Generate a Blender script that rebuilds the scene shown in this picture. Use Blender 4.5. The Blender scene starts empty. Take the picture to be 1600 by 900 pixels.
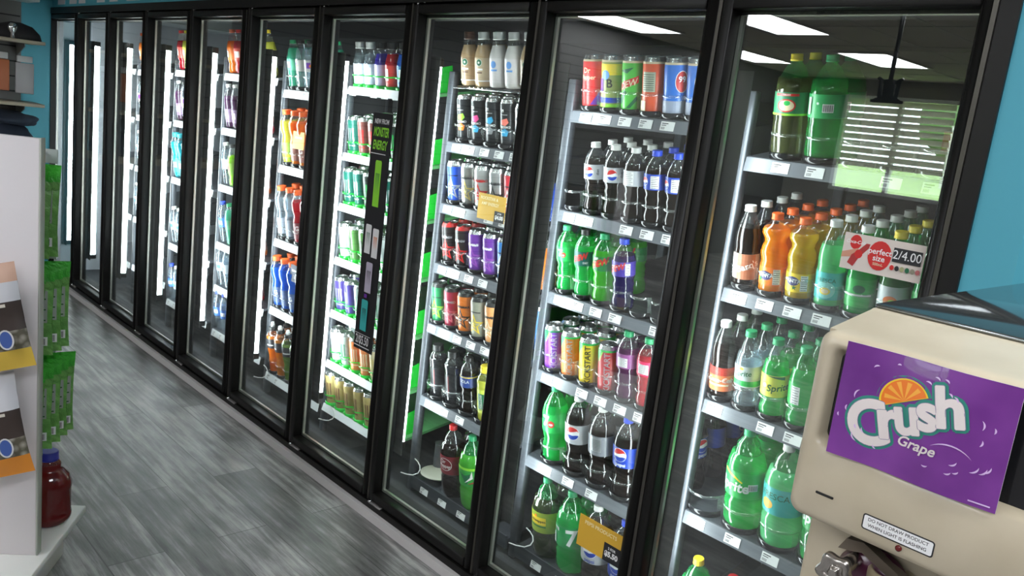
import bpy, bmesh, math, random
from mathutils import Vector, Matrix
random.seed(7)
PI = math.pi
S = bpy.context.scene
COL = S.collection

# ------------------------------------------------------------------ camera, view
cd = bpy.data.cameras.new('camera'); cam = bpy.data.objects.new('camera', cd); COL.objects.link(cam)
cam.location = (6.16413, -1.71984, 1.50914)
cam.rotation_euler = (1.373931, -0.119624, 0.824907)
cd.sensor_width = 36.0; cd.sensor_fit = 'HORIZONTAL'; cd.lens = 1304.57 / 1600 * 36
cd.clip_start = 0.02; cd.clip_end = 200
S.camera = cam
S.view_settings.view_transform = 'Standard'; S.view_settings.look = 'None'
S.view_settings.gamma = 1.0; S.view_settings.use_curve_mapping = False
S.view_settings.exposure = 0.0
S.cycles.use_denoising = True
S.cycles.transparent_max_bounces = 40
S.cycles.max_bounces = 9
S.cycles.sample_clamp_indirect = 6.0

LED_STRENGTH = 29.0
CEIL_STRENGTH = 18.0
# daylight outside the shop window
W = bpy.data.worlds.new('daylight'); S.world = W; W.use_nodes = True
nt = W.node_tree; nt.nodes.clear()
wo = nt.nodes.new('ShaderNodeOutputWorld'); bg = nt.nodes.new('ShaderNodeBackground')
bg.inputs[0].default_value = (0.85, 0.93, 1.0, 1); bg.inputs[1].default_value = 17.0
nt.links.new(bg.outputs[0], wo.inputs[0])

# ------------------------------------------------------------------ materials
MATS = {}
def M(name, col=(.8,.8,.8), rough=.5, metal=0., spec=.5, emit=None, es=0., coat=0.):
    if name in MATS: return MATS[name]
    m = bpy.data.materials.new(name); m.use_nodes = True
    b = m.node_tree.nodes['Principled BSDF']
    b.inputs['Base Color'].default_value = (*col, 1); b.inputs['Roughness'].default_value = rough
    b.inputs['Metallic'].default_value = metal; b.inputs['Specular IOR Level'].default_value = spec
    b.inputs['Coat Weight'].default_value = coat; b.inputs['Coat Roughness'].default_value = .05
    if emit: b.inputs['Emission Color'].default_value = (*emit, 1); b.inputs['Emission Strength'].default_value = es
    MATS[name] = m; return m
def clearmat(name, tint=(1,1,1), base=.08, body=None, mix=0., rough=.03):
    """thin clear sheet: transparent + mirror by facing, optional translucent body colour"""
    if name in MATS: return MATS[name]
    m = bpy.data.materials.new(name); m.use_nodes = True; n = m.node_tree; n.nodes.clear()
    out = n.nodes.new('ShaderNodeOutputMaterial'); tr = n.nodes.new('ShaderNodeBsdfTransparent')
    gl = n.nodes.new('ShaderNodeBsdfGlossy'); mx = n.nodes.new('ShaderNodeMixShader')
    tr.inputs[0].default_value = (*tint, 1); gl.inputs['Roughness'].default_value = rough
    gl.inputs[0].default_value = (1,1,1,1)
    lw = n.nodes.new('ShaderNodeLayerWeight'); lw.inputs[0].default_value = .5
    pw = n.nodes.new('ShaderNodeMath'); pw.operation = 'POWER'; pw.inputs[1].default_value = 5.0
    ma = n.nodes.new('ShaderNodeMath'); ma.operation = 'MULTIPLY_ADD'; ma.inputs[1].default_value = 1 - base; ma.inputs[2].default_value = base
    n.links.new(lw.outputs['Facing'], pw.inputs[0]); n.links.new(pw.outputs[0], ma.inputs[0]); n.links.new(ma.outputs[0], mx.inputs[0])
    src = tr
    if body:
        df = n.nodes.new('ShaderNodeBsdfDiffuse'); df.inputs[0].default_value = (*body, 1)
        tl = n.nodes.new('ShaderNodeBsdfTranslucent'); tl.inputs[0].default_value = (*body, 1)
        a = n.nodes.new('ShaderNodeMixShader'); a.inputs[0].default_value = .5
        b = n.nodes.new('ShaderNodeMixShader'); b.inputs[0].default_value = mix
        n.links.new(df.outputs[0], a.inputs[1]); n.links.new(tl.outputs[0], a.inputs[2])
        n.links.new(tr.outputs[0], b.inputs[1]); n.links.new(a.outputs[0], b.inputs[2]); src = b
    n.links.new(src.outputs[0], mx.inputs[1]); n.links.new(gl.outputs[0], mx.inputs[2]); n.links.new(mx.outputs[0], out.inputs[0])
    MATS[name] = m; return m

door_glass = clearmat('door glass', (.93,.97,.95), base=.082, rough=0.0)
pet = clearmat('clear plastic bottle', (.93,.95,.95), base=.07, body=(.9,.95,.95), mix=.04, rough=.05)
pet_green = clearmat('green plastic bottle', (.25,.8,.4), base=.07, body=(.02,.45,.12), mix=.35, rough=.05)
acrylic = clearmat('clear acrylic', (.92,.96,.95), base=.14, body=(.8,.85,.85), mix=.12, rough=.08)
water = clearmat('water', (.82,.9,.95), base=.08, body=(.75,.85,.92), mix=.18, rough=.05)
def liquid(name, col, mix=.8, tint=None):
    return clearmat('liquid ' + name, tint or tuple(min(1, c + .05) for c in col), base=.05, body=col, mix=mix, rough=.05)
black_frame = M('black powder coated frame', (.0055,.005,.0045), .42, spec=.3)
black_rubber = M('black gasket', (.004,.004,.004), .7)
spacer_m = M('aluminium glass spacer', (.55,.53,.48), .35, .7)
grey_cover = M('dark bronze mullion cover', (.07,.065,.055), .35, .6)
strip_m = M('white vinyl cove base', (.55,.53,.52), .45)
interior_shade = M('shaded cooler interior', (.03,.032,.036), .6)  # gloom behind the stock put into the colour; such walls are usually white
interior_white = M('white cooler end wall', (.62,.66,.72), .4)
post_m = M('galvanised post', (.12,.13,.15), .4, .5)
shelf_m = M('dark grey shelf', (.05,.055,.065), .45)
chan_m = M('grey price channel', (.13,.14,.16), .3)
chan_w = M('white price channel', (.72,.74,.76), .35)
tag_m = M('white price tag', (.8,.8,.8), .5)
ink = M('black ink', (.015,.015,.018), .5)
black_gloss = M('black gloss plastic', (.012,.012,.014), .12)
white_p = M('white print', (.85,.85,.85), .4)
silver = M('aluminium can', (.68,.69,.70), .25, .9)
chrome = M('chrome', (.75,.76,.78), .12, 1.0)
led_m = M('led diffuser', (1,1,1), .5, emit=(.90,.96,1.0), es=LED_STRENGTH)
panel_m = M('ceiling light diffuser', (1,1,1), .5, emit=(.93,.95,1.0), es=CEIL_STRENGTH)
teal = M('teal wall paint', (.075,.36,.46), .55)
green_tray = clearmat('neon green plastic tray', (.1,.9,.2), base=.05, body=(.03,.85,.08), mix=.93, rough=.2)
orange_cap = M('orange cap', (.85,.13,.015), .4)

def nodemat(name, fn, rough=.5):
    if name in MATS: return MATS[name]
    m = bpy.data.materials.new(name); m.use_nodes = True
    fn(m.node_tree, m.node_tree.nodes['Principled BSDF']); MATS[name] = m; return m
def floor_fn(n, b):
    tc = n.nodes.new('ShaderNodeTexCoord'); mp = n.nodes.new('ShaderNodeMapping'); n.links.new(tc.outputs['Object'], mp.inputs[0])
    br = n.nodes.new('ShaderNodeTexBrick'); n.links.new(mp.outputs[0], br.inputs[0])
    br.inputs['Scale'].default_value = 1.0; br.inputs['Brick Width'].default_value = 1.22; br.inputs['Row Height'].default_value = .18
    br.inputs['Mortar Size'].default_value = .002; br.inputs['Color1'].default_value = (.30,.30,.30,1); br.inputs['Color2'].default_value = (.75,.75,.75,1); br.inputs['Mortar'].default_value = (0,0,0,1)
    br.offset = .37; br.inputs['Bias'].default_value = 0
    m2 = n.nodes.new('ShaderNodeMapping'); m2.inputs['Scale'].default_value = (.9, 13, 1); n.links.new(tc.outputs['Object'], m2.inputs[0])
    no = n.nodes.new('ShaderNodeTexNoise'); no.inputs['Scale'].default_value = 3.0; no.inputs['Detail'].default_value = 9; no.inputs['Roughness'].default_value = .68; n.links.new(m2.outputs[0], no.inputs[0])
    m3 = n.nodes.new('ShaderNodeMapping'); m3.inputs['Scale'].default_value = (1.0, 2.0, 1); n.links.new(tc.outputs['Object'], m3.inputs[0])
    n2 = n.nodes.new('ShaderNodeTexNoise'); n2.inputs['Scale'].default_value = 5.0; n2.inputs['Detail'].default_value = 7; n.links.new(m3.outputs[0], n2.inputs[0])
    a = n.nodes.new('ShaderNodeMix'); a.data_type = 'RGBA'; a.inputs[0].default_value = .34
    n.links.new(no.outputs[0], a.inputs[6]); n.links.new(n2.outputs[0], a.inputs[7])
    c = n.nodes.new('ShaderNodeMix'); c.data_type = 'RGBA'; c.inputs[0].default_value = .20
    n.links.new(a.outputs[2], c.inputs[6]); n.links.new(br.outputs[0], c.inputs[7])
    r = n.nodes.new('ShaderNodeValToRGB'); n.links.new(c.outputs[2], r.inputs[0])
    e = r.color_ramp.elements; e[0].position = .38; e[0].color = (.045,.043,.040,1); e[1].position = .63; e[1].color = (.46,.45,.44,1)
    k = r.color_ramp.elements.new(.50); k.color = (.16,.157,.152,1)
    n.links.new(r.outputs[0], b.inputs['Base Color'])
    b.inputs['Roughness'].default_value = .42
floor_m = nodemat('grey wood look vinyl plank', floor_fn)
def slat_fn(n, b):
    tc = n.nodes.new('ShaderNodeTexCoord'); sx = n.nodes.new('ShaderNodeSeparateXYZ'); n.links.new(tc.outputs['Object'], sx.inputs[0])
    md = n.nodes.new('ShaderNodeMath'); md.operation = 'FRACT'; mu = n.nodes.new('ShaderNodeMath'); mu.operation = 'MULTIPLY'; mu.inputs[1].default_value = 1/.1
    n.links.new(sx.outputs[2], mu.inputs[0]); n.links.new(mu.outputs[0], md.inputs[0])
    r = n.nodes.new('ShaderNodeValToRGB'); r.color_ramp.interpolation = 'CONSTANT'; n.links.new(md.outputs[0], r.inputs[0])
    e = r.color_ramp.elements; e[0].color = (.02,.02,.02,1); e[1].position = .1; e[1].color = (.17,.165,.16,1)
    n.links.new(r.outputs[0], b.inputs['Base Color']); b.inputs['Roughness'].default_value = .5
slat_m = nodemat('grey slatwall', slat_fn)
def tile_fn(n, b):
    tc = n.nodes.new('ShaderNodeTexCoord'); no = n.nodes.new('ShaderNodeTexNoise'); no.inputs['Scale'].default_value = 60; n.links.new(tc.outputs['Object'], no.inputs[0])
    r = n.nodes.new('ShaderNodeValToRGB'); n.links.new(no.outputs[0], r.inputs[0])
    r.color_ramp.elements[0].color = (.66,.60,.51,1); r.color_ramp.elements[1].color = (.80,.74,.64,1); n.links.new(r.outputs[0], b.inputs['Base Color']); b.inputs['Roughness'].default_value = .9
tile_m = nodemat('acoustic ceiling tile', tile_fn)
def grass_fn(n, b):
    tc = n.nodes.new('ShaderNodeTexCoord'); no = n.nodes.new('ShaderNodeTexNoise'); no.inputs['Scale'].default_value = .6; no.inputs['Detail'].default_value = 6; n.links.new(tc.outputs['Object'], no.inputs[0])
    r = n.nodes.new('ShaderNodeValToRGB'); n.links.new(no.outputs[0], r.inputs[0])
    r.color_ramp.elements[0].color = (.12,.25,.03,1); r.color_ramp.elements[1].color = (.30,.45,.08,1); n.links.new(r.outputs[0], b.inputs['Base Color'])
grass_m = nodemat('lawn', grass_fn)
def beige_fn(n, b):
    tc = n.nodes.new('ShaderNodeTexCoord'); no = n.nodes.new('ShaderNodeTexNoise'); no.inputs['Scale'].default_value = 9; no.inputs['Detail'].default_value = 6; n.links.new(tc.outputs['Object'], no.inputs[0])
    r = n.nodes.new('ShaderNodeValToRGB'); n.links.new(no.outputs[0], r.inputs[0])
    r.color_ramp.elements[0].position = .35; r.color_ramp.elements[0].color = (.46,.395,.28,1); r.color_ramp.elements[1].position = .6; r.color_ramp.elements[1].color = (.55,.48,.355,1)
    n.links.new(r.outputs[0], b.inputs['Base Color']); b.inputs['Roughness'].default_value = .33; b.inputs['Coat Weight'].default_value = .25
beige_m = nodemat('aged beige plastic', beige_fn)
def purple_fn(n, b):
    tc = n.nodes.new('ShaderNodeTexCoord'); no = n.nodes.new('ShaderNodeTexNoise'); no.inputs['Scale'].default_value = 14; no.inputs['Detail'].default_value = 3; n.links.new(tc.outputs['Object'], no.inputs[0])
    r = n.nodes.new('ShaderNodeValToRGB'); n.links.new(no.outputs[0], r.inputs[0])
    r.color_ramp.elements[0].position = .3; r.color_ramp.elements[0].color = (.12,.012,.20,1); r.color_ramp.elements[1].position = .75; r.color_ramp.elements[1].color = (.25,.055,.36,1)
    n.links.new(r.outputs[0], b.inputs['Base Color']); b.inputs['Roughness'].default_value = .35; b.inputs['Coat Weight'].default_value = .3
purple_m = nodemat('purple card', purple_fn)

# ------------------------------------------------------------------ mesh helpers
class MB:
    def __init__(s): s.v = []; s.f = []; s.mi = []; s.mats = []; s.sm = []
    def slot(s, m):
        if m not in s.mats: s.mats.append(m)
        return s.mats.index(m)
    def add(s, verts, faces, m, smooth=False):
        o = len(s.v); s.v += [tuple(v) for v in verts]; k = s.slot(m)
        for f in faces: s.f.append([i + o for i in f]); s.mi.append(k); s.sm.append(smooth)
    def box(s, a, b, m):
        x0,y0,z0 = a; x1,y1,z1 = b
        vs = [(x0,y0,z0),(x1,y0,z0),(x1,y1,z0),(x0,y1,z0),(x0,y0,z1),(x1,y0,z1),(x1,y1,z1),(x0,y1,z1)]
        s.add(vs, [(3,2,1,0),(4,5,6,7),(0,1,5,4),(1,2,6,5),(2,3,7,6),(3,0,4,7)], m)
    def rbox(s, a, b, m, r=.004, seg=2):
        bm = bmesh.new(); bmesh.ops.create_cube(bm, size=1)
        for v in bm.verts: v.co = Vector([a[i] + (v.co[i] + .5) * (b[i] - a[i]) for i in range(3)])
        bmesh.ops.bevel(bm, geom=bm.edges[:], offset=r, segments=seg, affect='EDGES', profile=.5)
        s.bm(bm, m, True)
    def bm(s, bm, m, smooth=False):
        bm.verts.index_update(); s.add([v.co[:] for v in bm.verts], [[v.index for v in f.verts] for f in bm.faces], m, smooth); bm.free()
    def lathe(s, prof, m, seg=24, c=(0,0,0), capb=True, capt=True, rf=None, a0=0, a1=2*PI):
        """prof: (r, z[, material]) upward; the material of a ring paints the band above it"""
        n = len(prof); full = abs(a1 - a0 - 2*PI) < 1e-6; k = seg if full else seg + 1; vs = []
        for p in prof:
            for i in range(k):
                a = a0 + (a1 - a0) * i / seg; r = p[0] * (rf(a, p[1]) if rf else 1)
                vs.append((c[0] + r*math.sin(a), c[1] - r*math.cos(a), c[2] + p[1]))
        cur = m
        for j in range(n - 1):
            if len(prof[j]) > 2: cur = prof[j][2]
            fs = []
            for i in range(seg):
                i2 = (i + 1) % k
                fs.append((j*k + i, j*k + i2, (j+1)*k + i2, (j+1)*k + i))
            o = len(s.v) ; 
            if j == 0: s.base = o; s.v += vs
            sl = s.slot(cur)
            for f in fs: s.f.append([q + s.base for q in f]); s.mi.append(sl); s.sm.append(True)
        if full:
            if capb: s.f.append([s.base + i for i in range(k)][::-1]); s.mi.append(s.slot(prof[0][2] if len(prof[0]) > 2 else m)); s.sm.append(False)
            if capt: s.f.append([s.base + (n-1)*k + i for i in range(k)]); s.mi.append(s.slot(cur)); s.sm.append(False)
    def tube(s, pts, r, m, seg=8, caps=True):
        P = [Vector(p) for p in pts]; vs = []
        for i, p in enumerate(P):
            t = (P[min(i+1, len(P)-1)] - P[max(i-1, 0)]).normalized()
            u = t.orthogonal().normalized() if i == 0 else (pu - t * pu.dot(t)).normalized()
            pu = u; w = t.cross(u)
            for k in range(seg):
                a = 2*PI*k/seg; vs.append(p + (u*math.cos(a) + w*math.sin(a)) * r)
        fs = [(i*seg+k, i*seg+(k+1)%seg, (i+1)*seg+(k+1)%seg, (i+1)*seg+k) for i in range(len(P)-1) for k in range(seg)]
        s.add(vs, fs, m, True)
        if caps: s.add(vs[:seg], [list(range(seg))[::-1]], m); s.add(vs[-seg:], [list(range(seg))], m)
    def prism(s, poly, fn, m, smooth=False):
        """poly: 2-D outline, fn(u, v, k) -> xyz for k = 0, 1"""
        n = len(poly)
        s.add([fn(u, v, 0) for u, v in poly] + [fn(u, v, 1) for u, v in poly],
              [list(range(n))[::-1], list(range(n, 2*n))] + [(i, (i+1) % n, n + (i+1) % n, n + i) for i in range(n)], m, smooth)
    def build(s, name, parent=None, loc=None):
        me = bpy.data.meshes.new(name); me.from_pydata(s.v, [], s.f)
        for m in s.mats: me.materials.append(m)
        me.polygons.foreach_set('material_index', s.mi); me.polygons.foreach_set('use_smooth', s.sm); me.update()
        o = bpy.data.objects.new(name, me); COL.objects.link(o)
        if parent: o.parent = parent
        if loc: o.location = loc
        return o
def tag(o, label=None, cat=None, group=None, kind=None):
    if label: o['label'] = label
    if cat: o['category'] = cat
    if group: o['group'] = group
    if kind: o['kind'] = kind
    return o
def empty(name, loc=(0,0,0), rz=0, **k):
    o = bpy.data.objects.new(name, None); COL.objects.link(o); o.location = loc; o.rotation_euler = (0,0,rz); o.empty_display_size = .02
    return tag(o, **k)
def copy_tree(o, parent=None):
    c = o.copy(); COL.objects.link(c)
    if parent: c.parent = parent
    for ch in list(o.children): copy_tree(ch, c)
    return c

# ------------------------------------------------------------------ flat print (text and shapes), wrapped or laid on a card
TXT = {}
def text2d(txt, size, bold=0., shear=0., sx=1.):
    key = (txt, bold, shear)
    if key not in TXT:
        cu = bpy.data.curves.new('t', 'FONT'); cu.body = txt; cu.size = 1; cu.offset = bold; cu.shear = shear; cu.resolution_u = 8 if len(txt) == 1 else 3
        cu.align_x = 'CENTER'; cu.align_y = 'CENTER'; cu.fill_mode = 'FRONT'
        o = bpy.data.objects.new('t', cu); COL.objects.link(o); dg = bpy.context.evaluated_depsgraph_get()
        me = bpy.data.meshes.new_from_object(o.evaluated_get(dg))
        TXT[key] = ([(v.co.x, v.co.y) for v in me.vertices], [list(p.vertices) for p in me.polygons])
        bpy.data.objects.remove(o); bpy.data.curves.remove(cu); bpy.data.meshes.remove(me)
    v, f = TXT[key]
    return [(x*size*sx, y*size) for x, y in v], f
def disc2d(rx, rz=None, n=20, a0=0, a1=2*PI):
    rz = rz or rx; return [(rx*math.cos(a0+(a1-a0)*i/n), rz*math.sin(a0+(a1-a0)*i/n)) for i in range(n if a1-a0 > 6.28 else n+1)]
def prints(mb, items, fn, slices=None, step=.0002):
    """items: ('poly', pts, mat) | ('disc', cx, cz, rx, rz, mat) | ('rect', x0, z0, x1, z1, mat) | ('text', s, cx, cz, size, mat, {rot, bold, shear, sx})"""
    for L, it in enumerate(items):
        k = it[0]
        if k == 'text':
            o = it[6] if len(it) > 6 else {}
            v, f = text2d(it[1], it[4], o.get('bold', .015), o.get('shear', 0), o.get('sx', 1))
            r = o.get('rot', 0); c, s_ = math.cos(r), math.sin(r)
            v = [(it[2] + x*c - z*s_, it[3] + x*s_ + z*c) for x, z in v]; m = it[5]
        elif k == 'poly': v, f, m = it[1], [list(range(len(it[1])))], it[2]
        elif k == 'disc': p = disc2d(it[3], it[4]); v, f, m = [(it[1]+a, it[2]+b) for a, b in p], [list(range(len(p)))], it[5]
        elif k == 'rect': v, f, m = [(it[1],it[2]),(it[3],it[2]),(it[3],it[4]),(it[1],it[4])], [[0,1,2,3]], it[5]
        bm = bmesh.new(); vv = [bm.verts.new((x, 0, z)) for x, z in v]
        for g in f:
            try: bm.faces.new([vv[i] for i in g])
            except ValueError: pass
        if slices:
            xs = [q[0] for q in v]; x = math.ceil(min(xs)/slices)*slices
            while x < max(xs):
                bmesh.ops.bisect_plane(bm, geom=bm.verts[:]+bm.edges[:]+bm.faces[:], plane_co=(x,0,0), plane_no=(1,0,0)); x += slices
        for w in bm.verts: w.co = Vector(fn(w.co.x, w.co.z, (L+1)*step))
        mb.bm(bm, m)
def wrap(r): return lambda s, t, d: ((r+d)*math.sin(s/r), -(r+d)*math.cos(s/r), t)
def plane(O, X, Z):
    O, X, Z = Vector(O), Vector(X).normalized(), Vector(Z).normalized(); N = X.cross(Z)
    return lambda s, t, d: O + X*s + Z*t + N*d

red = M('red print', (.62,.02,.02), .35); blue = M('blue print', (.01,.05,.42), .35); yel = M('yellow print', (.85,.60,.03), .35)
grn = M('green print', (.02,.42,.08), .35); dgrn = M('dark green print', (.01,.14,.06), .35); lime = M('lime print', (.30,.75,.05), .35)
gold = M('gold print', (.55,.42,.12), .35, .4); sil = M('silver print', (.50,.51,.54), .3, .6); prp = M('purple print', (.16,.03,.36), .35)
tealp = M('aqua print', (.05,.48,.47), .35); org = M('orange print', (.85,.20,.02), .35); crm = M('cream print', (.75,.62,.42), .4)
pink = M('pink print', (.80,.08,.30), .35); cyan = M('cyan print', (.05,.40,.70), .35); brn = M('brown print', (.13,.05,.03), .4)
lblue = M('light blue print', (.15,.35,.75), .35)

def globe(cx, cz, r):     # round emblem in red, white and blue
    up = [(cx + r*math.cos(a), cz + r*math.sin(a)) for a in [PI*(.05+.95*i/12) for i in range(13)]]
    up += [(cx - r*.3, cz + r*.12), (cx + r*.3, cz + r*.30), (cx + r*.75, cz + r*.45)]
    lo = [(cx + r*math.cos(a), cz + r*math.sin(a)) for a in [PI*(1.12+.80*i/12) for i in range(13)]]
    lo += [(cx + r*.55, cz - r*.22), (cx + r*.05, cz - r*.36), (cx - r*.45, cz - r*.30)]
    return [('disc', cx, cz, r*1.08, r*1.08, white_p), ('poly', up, red), ('poly', lo, blue)]
def star(cx, cz, r, m, k=.38, rot=0):
    return ('poly', [(cx + (r if i % 2 == 0 else r*k)*math.sin(PI*i/5+rot), cz + (r if i % 2 == 0 else r*k)*math.cos(PI*i/5+rot)) for i in range(10)], m)
def panelbox(cx, z0, z1, w=.02):   # back label facts panel
    it = [('rect', cx-w/2, z0, cx+w/2, z1, white_p)]; n = 7
    for i in range(n):
        z = z0 + (z1-z0)*(i+.5)/n; it.append(('rect', cx-w*.42, z-.0006, cx+w*(.42 if i % 2 else .3), z+.0006, ink))
    return it
def barcode(cx, cz, w=.018, h=.012):
    it = [('rect', cx-w/2, cz-h/2, cx+w/2, cz+h/2, white_p)]
    for i in range(9): x = cx - w*.42 + w*.84*i/9; it.append(('rect', x, cz-h*.38, x+w*(.03 if i % 2 else .055), cz+h*.38, ink))
    return it

# ------------------------------------------------------------------ product builders: body, cap, label  |  body, lid
SHAPES = {
 'std':   dict(h=.218, p=[(.022,0),(.031,.004),(.0345,.012),(.035,.030),(.0325,.040),(.0300,.052),(.0325,.063),(.0310,.070),(.0335,.082),(.0305,.094),(.0345,.104),(.035,.108),(.035,.156),(.034,.162),(.029,.178),(.020,.194),(.0132,.200),(.0132,.206)], lab=(.110,.155), r=.035, liq=.172, cap=(.0148,.203,.219)),
 'mid':   dict(h=.216, p=[(.024,0),(.033,.006),(.035,.018),(.0345,.034),(.0300,.046),(.0320,.054),(.0345,.064),(.0345,.127),(.033,.136),(.028,.158),(.020,.183),(.0132,.196),(.0132,.202)], lab=(.066,.125), r=.0345, liq=.160, cap=(.0148,.200,.216)),
 'coke':  dict(h=.222, p=[(.024,0),(.032,.004),(.034,.016),(.0340,.100),(.0325,.112),(.0335,.128),(.031,.150),(.024,.176),(.0160,.196),(.0132,.204),(.0132,.210)], lab=(.030,.098), r=.034, liq=.165, cap=(.0148,.206,.222)),
 'wavy':  dict(h=.214, p=[(.024,0),(.0325,.005),(.0335,.014),(.0335,.080),(.0310,.092),(.0340,.104),(.0350,.116),(.0315,.130),(.0265,.140),(.0285,.150),(.0345,.162),(.0345,.170),(.028,.182),(.018,.190),(.0132,.196),(.0132,.201)], lab=(.030,.078), r=.0338, liq=.178, cap=(.0148,.198,.214)),
 'liter': dict(h=.255, p=[(.030,0),(.042,.005),(.044,.020),(.044,.090),(.0425,.098),(.044,.106),(.044,.168),(.043,.176),(.036,.200),(.024,.224),(.0135,.236),(.0135,.242)], lab=(.110,.166), r=.044, liq=.20, cap=(.0148,.239,.256)),
 'tall':  dict(h=.262, p=[(.030,0),(.041,.005),(.043,.020),(.0425,.060),(.038,.080),(.0415,.094),(.0435,.110),(.0435,.180),(.041,.190),(.033,.212),(.022,.234),(.0135,.243),(.0135,.250)], lab=(.112,.178), r=.0435, liq=.205, cap=(.0148,.247,.263)),
 'two':   dict(h=.288, p=[(.030,0),(.046,.004),(.0520,.020),(.0525,.040),(.0525,.085),(.0505,.093),(.0525,.101),(.0525,.182),(.0505,.192),(.042,.220),(.028,.250),(.0140,.266),(.0140,.272)], lab=(.104,.180), r=.0525, liq=.222, cap=(.0150,.270,.288)),
 'sport': dict(h=.258, p=[(.025,0),(.035,.005),(.0365,.020),(.0365,.110),(.0345,.118),(.0310,.132),(.0310,.142),(.035,.156),(.0365,.168),(.0365,.190),(.033,.208),(.024,.226),(.0190,.234),(.0190,.238)], lab=(.030,.108), r=.0366, liq=.206, cap=(.0215,.234,.256)),
 'nozzle':dict(h=.262, p=[(.025,0),(.034,.005),(.0350,.020),(.0350,.070),(.0315,.092),(.0350,.115),(.0360,.135),(.0360,.185),(.033,.200),(.024,.218),(.0185,.226),(.0185,.230)], lab=(.136,.184), r=.036, liq=.20, cap=(.0200,.226,.240)),
 'water': dict(h=.225, p=[(.024,0),(.032,.005),(.0330,.015),(.0320,.035),(.0330,.050),(.0320,.065),(.0330,.080),(.0330,.140),(.031,.150),(.024,.180),(.0150,.200),(.0135,.206)], lab=(.085,.135), r=.033, liq=.185, cap=(.0148,.204,.220)),
 'coffee':dict(h=.186, p=[(.026,0),(.0320,.004),(.0330,.012),(.0330,.100),(.031,.112),(.0240,.132),(.0190,.150),(.0175,.158),(.0175,.160)], lab=(.018,.098), r=.033, liq=.140, cap=(.0195,.158,.184)),
 'slim':  dict(h=.214, p=[(.024,0),(.0330,.005),(.0345,.015),(.0345,.155),(.033,.165),(.0260,.180),(.0180,.192),(.0170,.198)], lab=(.040,.130), r=.0345, liq=.165, cap=(.0205,.190,.214)),
}
PROTO = {}
def bottle(kind, name, shape, liq, cap, label, items, plastic=None, back=None, cat='bottle'):
    sh = SHAPES[shape]; plastic = plastic or pet
    root = empty(name); b = MB(); pr = []; done = False
    for r, z in sh['p']:
        if z >= sh['liq'] and not done: pr.append((pr[-1][0]*.5 + r*.5, sh['liq'] - .0001, plastic)); done = True
        pr.append((r, z))
    pr[0] = (*pr[0][:2], liq)
    foot = (lambda a, z: 1 + (.05*math.cos(5*a) if z < .012 else 0))
    b.lathe(pr, liq, 24, rf=foot); b.build('bottle_body', root)
    r, z0, z1 = sh['cap']; c = MB()
    ridge = lambda a, z: 1.0
    if cap:
        c.lathe([(r*1.03, z0), (r*1.03, z0+.0035), (r*.98, z0+.0042), (r, z1-.002), (r*.93, z1)], cap, 24)
        if shape == 'nozzle': c.lathe([(.011, z1), (.011, z1+.012), (.0085, z1+.014), (.0075, z1+.022)], M('nozzle', (.75,.75,.75), .4), 14)
        c.build('cap', root)
    if label:
        l = MB(); a, e = sh['lab']; rr = sh['r'] + .0004
        l.lathe([(rr, a), (rr, e)], label, 28, capb=False, capt=False)
        prints(l, items, wrap(rr), rr*.22); 
        if back: prints(l, back, lambda s, t, d: wrap(rr)(s + PI*rr, t, d), rr*.22)
        l.build('label', root)
    PROTO[kind] = (root, name, cat, False)
CAN = {'pint': (.157,.033), 'slimcan': (.166,.030), 'big': (.166,.0345)}
def can(kind, name, size, base, items, lidm=None, bottom=None, topband=None):
    h, r = CAN[size]; root = empty(name); b = MB()
    b.lathe([(r*.74,0,silver),(r*.82,.002),(r*.97,.010,bottom or base),(r,.014),(r,h-.019,topband or base),(r*.96,h-.013,lidm or silver),(r*.86,h-.005),(r*.84,h-.003),(r*.84,h),(r*.80,h)], base, 28, capt=False)
    prints(b, items, wrap(r), r*.22); b.build('can_body', root)
    l = MB(); l.lathe([(r*.80,h),(r*.76,h-.004),(r*.70,h-.0035)], silver, 20, capb=False)
    l.rbox((-.006,-.010,h-.0034),(.006,.010,h-.0018), lidm or silver, .0006, 1); l.build('can_lid', root)
    PROTO[kind] = (root, name, 'can', False)

cola = liquid('cola', (.012,.005,.003), .97); dcol = cola
lg = liquid('green soda', (.03,.62,.14), .62, (.3,.9,.4)); mint = liquid('pale green soda', (.20,.85,.38), .8)
lime_l = liquid('lime soda', (.10,.62,.05), .75); fant = liquid('orange soda', (.95,.33,.01), .85); pine = liquid('yellow soda', (.72,.50,.02), .8)
purl = liquid('grape soda', (.10,.01,.08), .95); redl = liquid('red soda', (.55,.01,.03), .9); ydrink = liquid('yellow drink', (.78,.80,.10), .85)
odrink = liquid('orange drink', (.95,.24,.01), .85); bdrink = liquid('blue drink', (.02,.16,.70), .85); pdrink = liquid('plum drink', (.10,.03,.10), .9)
tdrink = liquid('turquoise drink', (.03,.55,.65), .8); gdrink = liquid('green drink', (.15,.28,.03), .85); coffee = M('milky coffee', (.50,.34,.19), .15, coat=.6)
dark_l = M('dark energy liquid', (.02,.02,.024), .1, coat=.8)
wcap = M('white cap', (.75,.75,.72), .4); gcap = M('green cap', (.02,.32,.12), .4); bcap = M('blue cap', (.02,.06,.55), .4)
kcap = M('black cap', (.02,.02,.02), .35); ycap = M('yellow cap', (.80,.62,.03), .4); rcap = M('red cap', (.60,.02,.02), .4); brcap = M('brown cap', (.12,.06,.04), .4)

T = lambda s, x, z, sz, m, **o: ('text', s, x, z, sz, m, o)
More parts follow.
